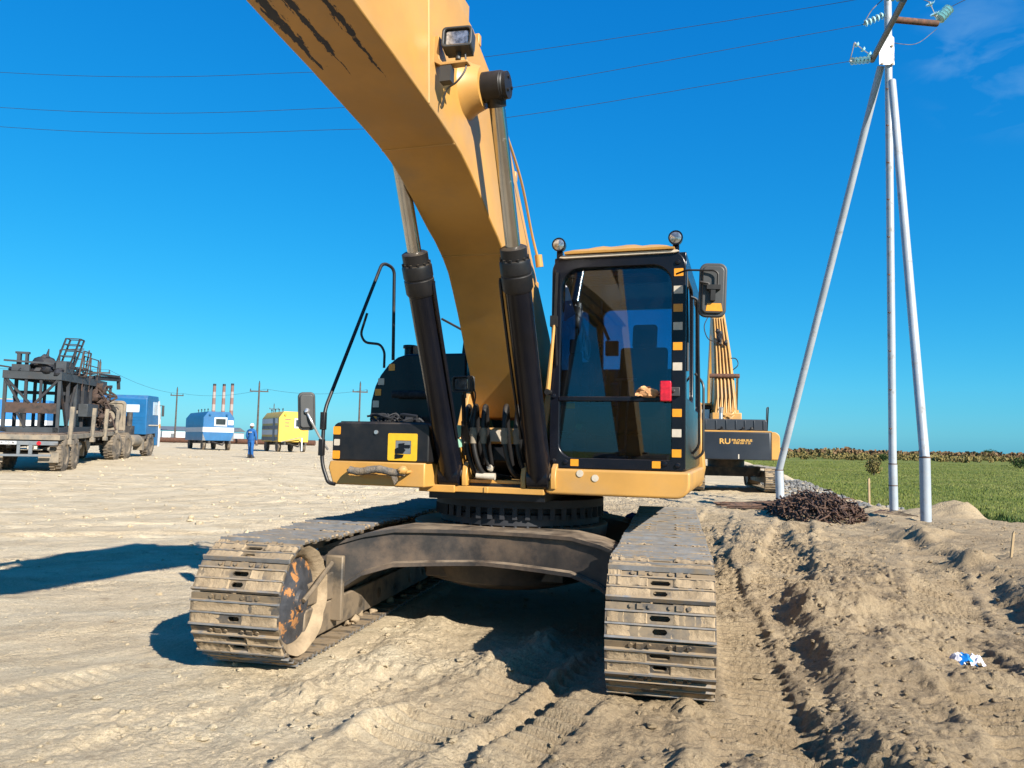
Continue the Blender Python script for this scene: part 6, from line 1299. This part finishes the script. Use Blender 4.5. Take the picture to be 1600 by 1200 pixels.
M['wood_yellow'] = leafmat('yellow_shrubs', [(.115, .10, .036), (.16, .13, .045), (.14, .12, .05), (.20, .145, .045)], .05)
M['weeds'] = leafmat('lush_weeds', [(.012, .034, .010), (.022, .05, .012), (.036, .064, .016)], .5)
def quads(name, C, S, mat, up_=1., label='', kind='stuff', parent=None, seed=0, tri=False):
    r = np.random.default_rng(seed); n = len(C); a = r.uniform(0, 2 * np.pi, n); el = r.uniform(-.6, .6, n)
    u = np.stack([np.cos(a), np.sin(a), np.zeros(n)], 1); v = np.stack([-np.sin(a) * np.sin(el), np.cos(a) * np.sin(el), np.cos(el)], 1)
    S = S[:, None]; V = np.stack([C - u * S - v * S * up_, C + u * S - v * S * up_, C + u * S * .7 + v * S * up_, C - u * S * .7 + v * S * up_], 1).reshape(-1, 3)
    me = bpy.data.meshes.new(name); f = np.arange(n * 4).reshape(n, 4)
    me.vertices.add(n * 4); me.vertices.foreach_set('co', V.ravel().astype(np.float32)); me.loops.add(n * 4); me.loops.foreach_set('vertex_index', f.ravel().astype(np.int32)); me.polygons.add(n); me.polygons.foreach_set('loop_start', np.arange(0, n * 4, 4, dtype=np.int32)); me.materials.append(M[mat]); me.update(calc_edges=True)
    o = link_mesh(name, me, parent)
    if label: tag(o, label, kind=kind)
    return o
r = np.random.default_rng(2)
def blades(name, n, sampler, hmin, hmax, mat, label, seed):
    r = np.random.default_rng(seed); x, y = sampler(r, n); z = np.maximum(-1.15 + .12 * pn(x * .05, y * .05, 200) + .05 * pn(x * .3, y * .3, 201), height(x, y, False))
    h = r.uniform(hmin, hmax, n); a = r.uniform(0, 6.28, n); w = h * .08 + .005 + .0003 * y
    B = np.stack([x, y, z - .02], 1); u = np.stack([np.cos(a), np.sin(a), 0 * a], 1) * w[:, None]; le = np.stack([r.normal(0, .28, n), r.normal(0, .28, n), np.ones(n)], 1) * h[:, None]
    V = np.stack([B - u, B + u, B + le], 1).reshape(-1, 3); me = bpy.data.meshes.new(name)
    me.vertices.add(n * 3); me.vertices.foreach_set('co', V.ravel().astype(np.float32)); me.loops.add(n * 3); me.loops.foreach_set('vertex_index', np.arange(n * 3, dtype=np.int32)); me.polygons.add(n); me.polygons.foreach_set('loop_start', np.arange(0, n * 3, 3, dtype=np.int32)); me.materials.append(M[mat]); me.update(calc_edges=True)
    tag(link_mesh(name, me), label, kind='stuff')
def samp_field(r, n):
    y = 12 + 190 * r.random(n) ** 2.1; x = np.interp(y, EDGE_Y, EDGE_X) + 1.6 + r.random(n) ** 1.3 * (14 + .75 * y); return x, y
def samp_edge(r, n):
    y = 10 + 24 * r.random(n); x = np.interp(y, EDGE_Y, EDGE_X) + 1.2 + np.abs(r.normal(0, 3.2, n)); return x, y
blades('meadow_grass', 170000, samp_field, .05, .16, 'grass', 'green and straw-coloured grass of the meadow', 5)
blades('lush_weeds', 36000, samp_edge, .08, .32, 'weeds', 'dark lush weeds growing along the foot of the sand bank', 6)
def crowd(n, xr, yr, hr, leaves, seed, spread=.5):
    r = np.random.default_rng(seed); C = []; S_ = []
    for k in range(n):
        y = r.uniform(*yr); x = r.uniform(xr[0] * y, xr[1] * y); h = r.uniform(*hr) * (1 + .9 * float(pn(np.array([x * .03]), np.array([y * .03]), seed)[0])); w = h * spread
        q = r.normal(0, 1, (leaves, 3)); q /= np.linalg.norm(q, axis=1)[:, None]; q *= r.uniform(.55, 1, (leaves, 1))
        C.append(np.array([x, y, -1.1 + h * .52]) + q * np.array([w, w, h * .5])); S_.append(np.full(leaves, h * .17) * r.uniform(.6, 1.4, leaves))
    return np.concatenate(C), np.concatenate(S_)
C, S_ = crowd(1500, (.16, 1.5), (420, 520), (1.7, 3.3), 60, 31, 1.1); quads('autumn_wood', C, S_, 'wood_autumn', label='rust-brown autumn wood along the horizon', seed=1)
C, S_ = crowd(1100, (.16, 1.5), (230, 400), (.8, 1.8), 50, 32, 1.1); quads('yellow_shrubs', C, S_, 'wood_yellow', label='belt of yellowing shrubs in front of the autumn wood', seed=2)
def bush(px, by, h, w, lab, mat, seed, n=700):
    D = (1.6 + 1.15) * 1200 / (by - (694 + (px - 800) * .021)); X = (px - 800 + .021 * (by - 600)) / 1200 * D; t = empty('bush', (X, D, -1.15), 0, lab, 'bush', 'bushes standing in the meadow')
    r = np.random.default_rng(seed); m = MB()
    for k in range(9): a = r.uniform(0, 6.28); m.tube(spline([(0, 0, 0), (.2 * w * math.cos(a), .2 * w * math.sin(a), h * .4), (.42 * w * math.cos(a + .3), .42 * w * math.sin(a + .3), h * r.uniform(.7, .95))], 4), .025, 5)
    P(m, 'stem', 'polewood', t)
    q = r.normal(0, 1, (n, 3)); q /= np.linalg.norm(q, axis=1)[:, None]; q *= r.uniform(.2, 1, (n, 1)) ** .5; q *= (1 + .3 * np.sin(q[:, :1] * 5 + q[:, 1:2] * 4))
    quads('foliage', np.array([0, 0, h * .58]) + q * np.array([w * .5, w * .5, h * .45]), np.full(n, h * .035) * r.uniform(.6, 1.5, n), mat, parent=t, seed=seed)
bush(1362, 743, 1.9, 1.6, 'lone yellow-green bush standing in the middle of the meadow', 'wood_yellow', 41)
bush(1590, 732, 2.0, 3.2, 'dark green bush at the right edge before the treeline', 'weeds', 42); bush(1378, 721, 2.2, 2.6, 'dark conifer-like bush poking from the shrub belt behind the lone bush', 'weeds', 43); bush(1543, 716, 5.5, 8.0, 'dark green tree clump rising above the treeline near the right edge', 'weeds', 44, 900)
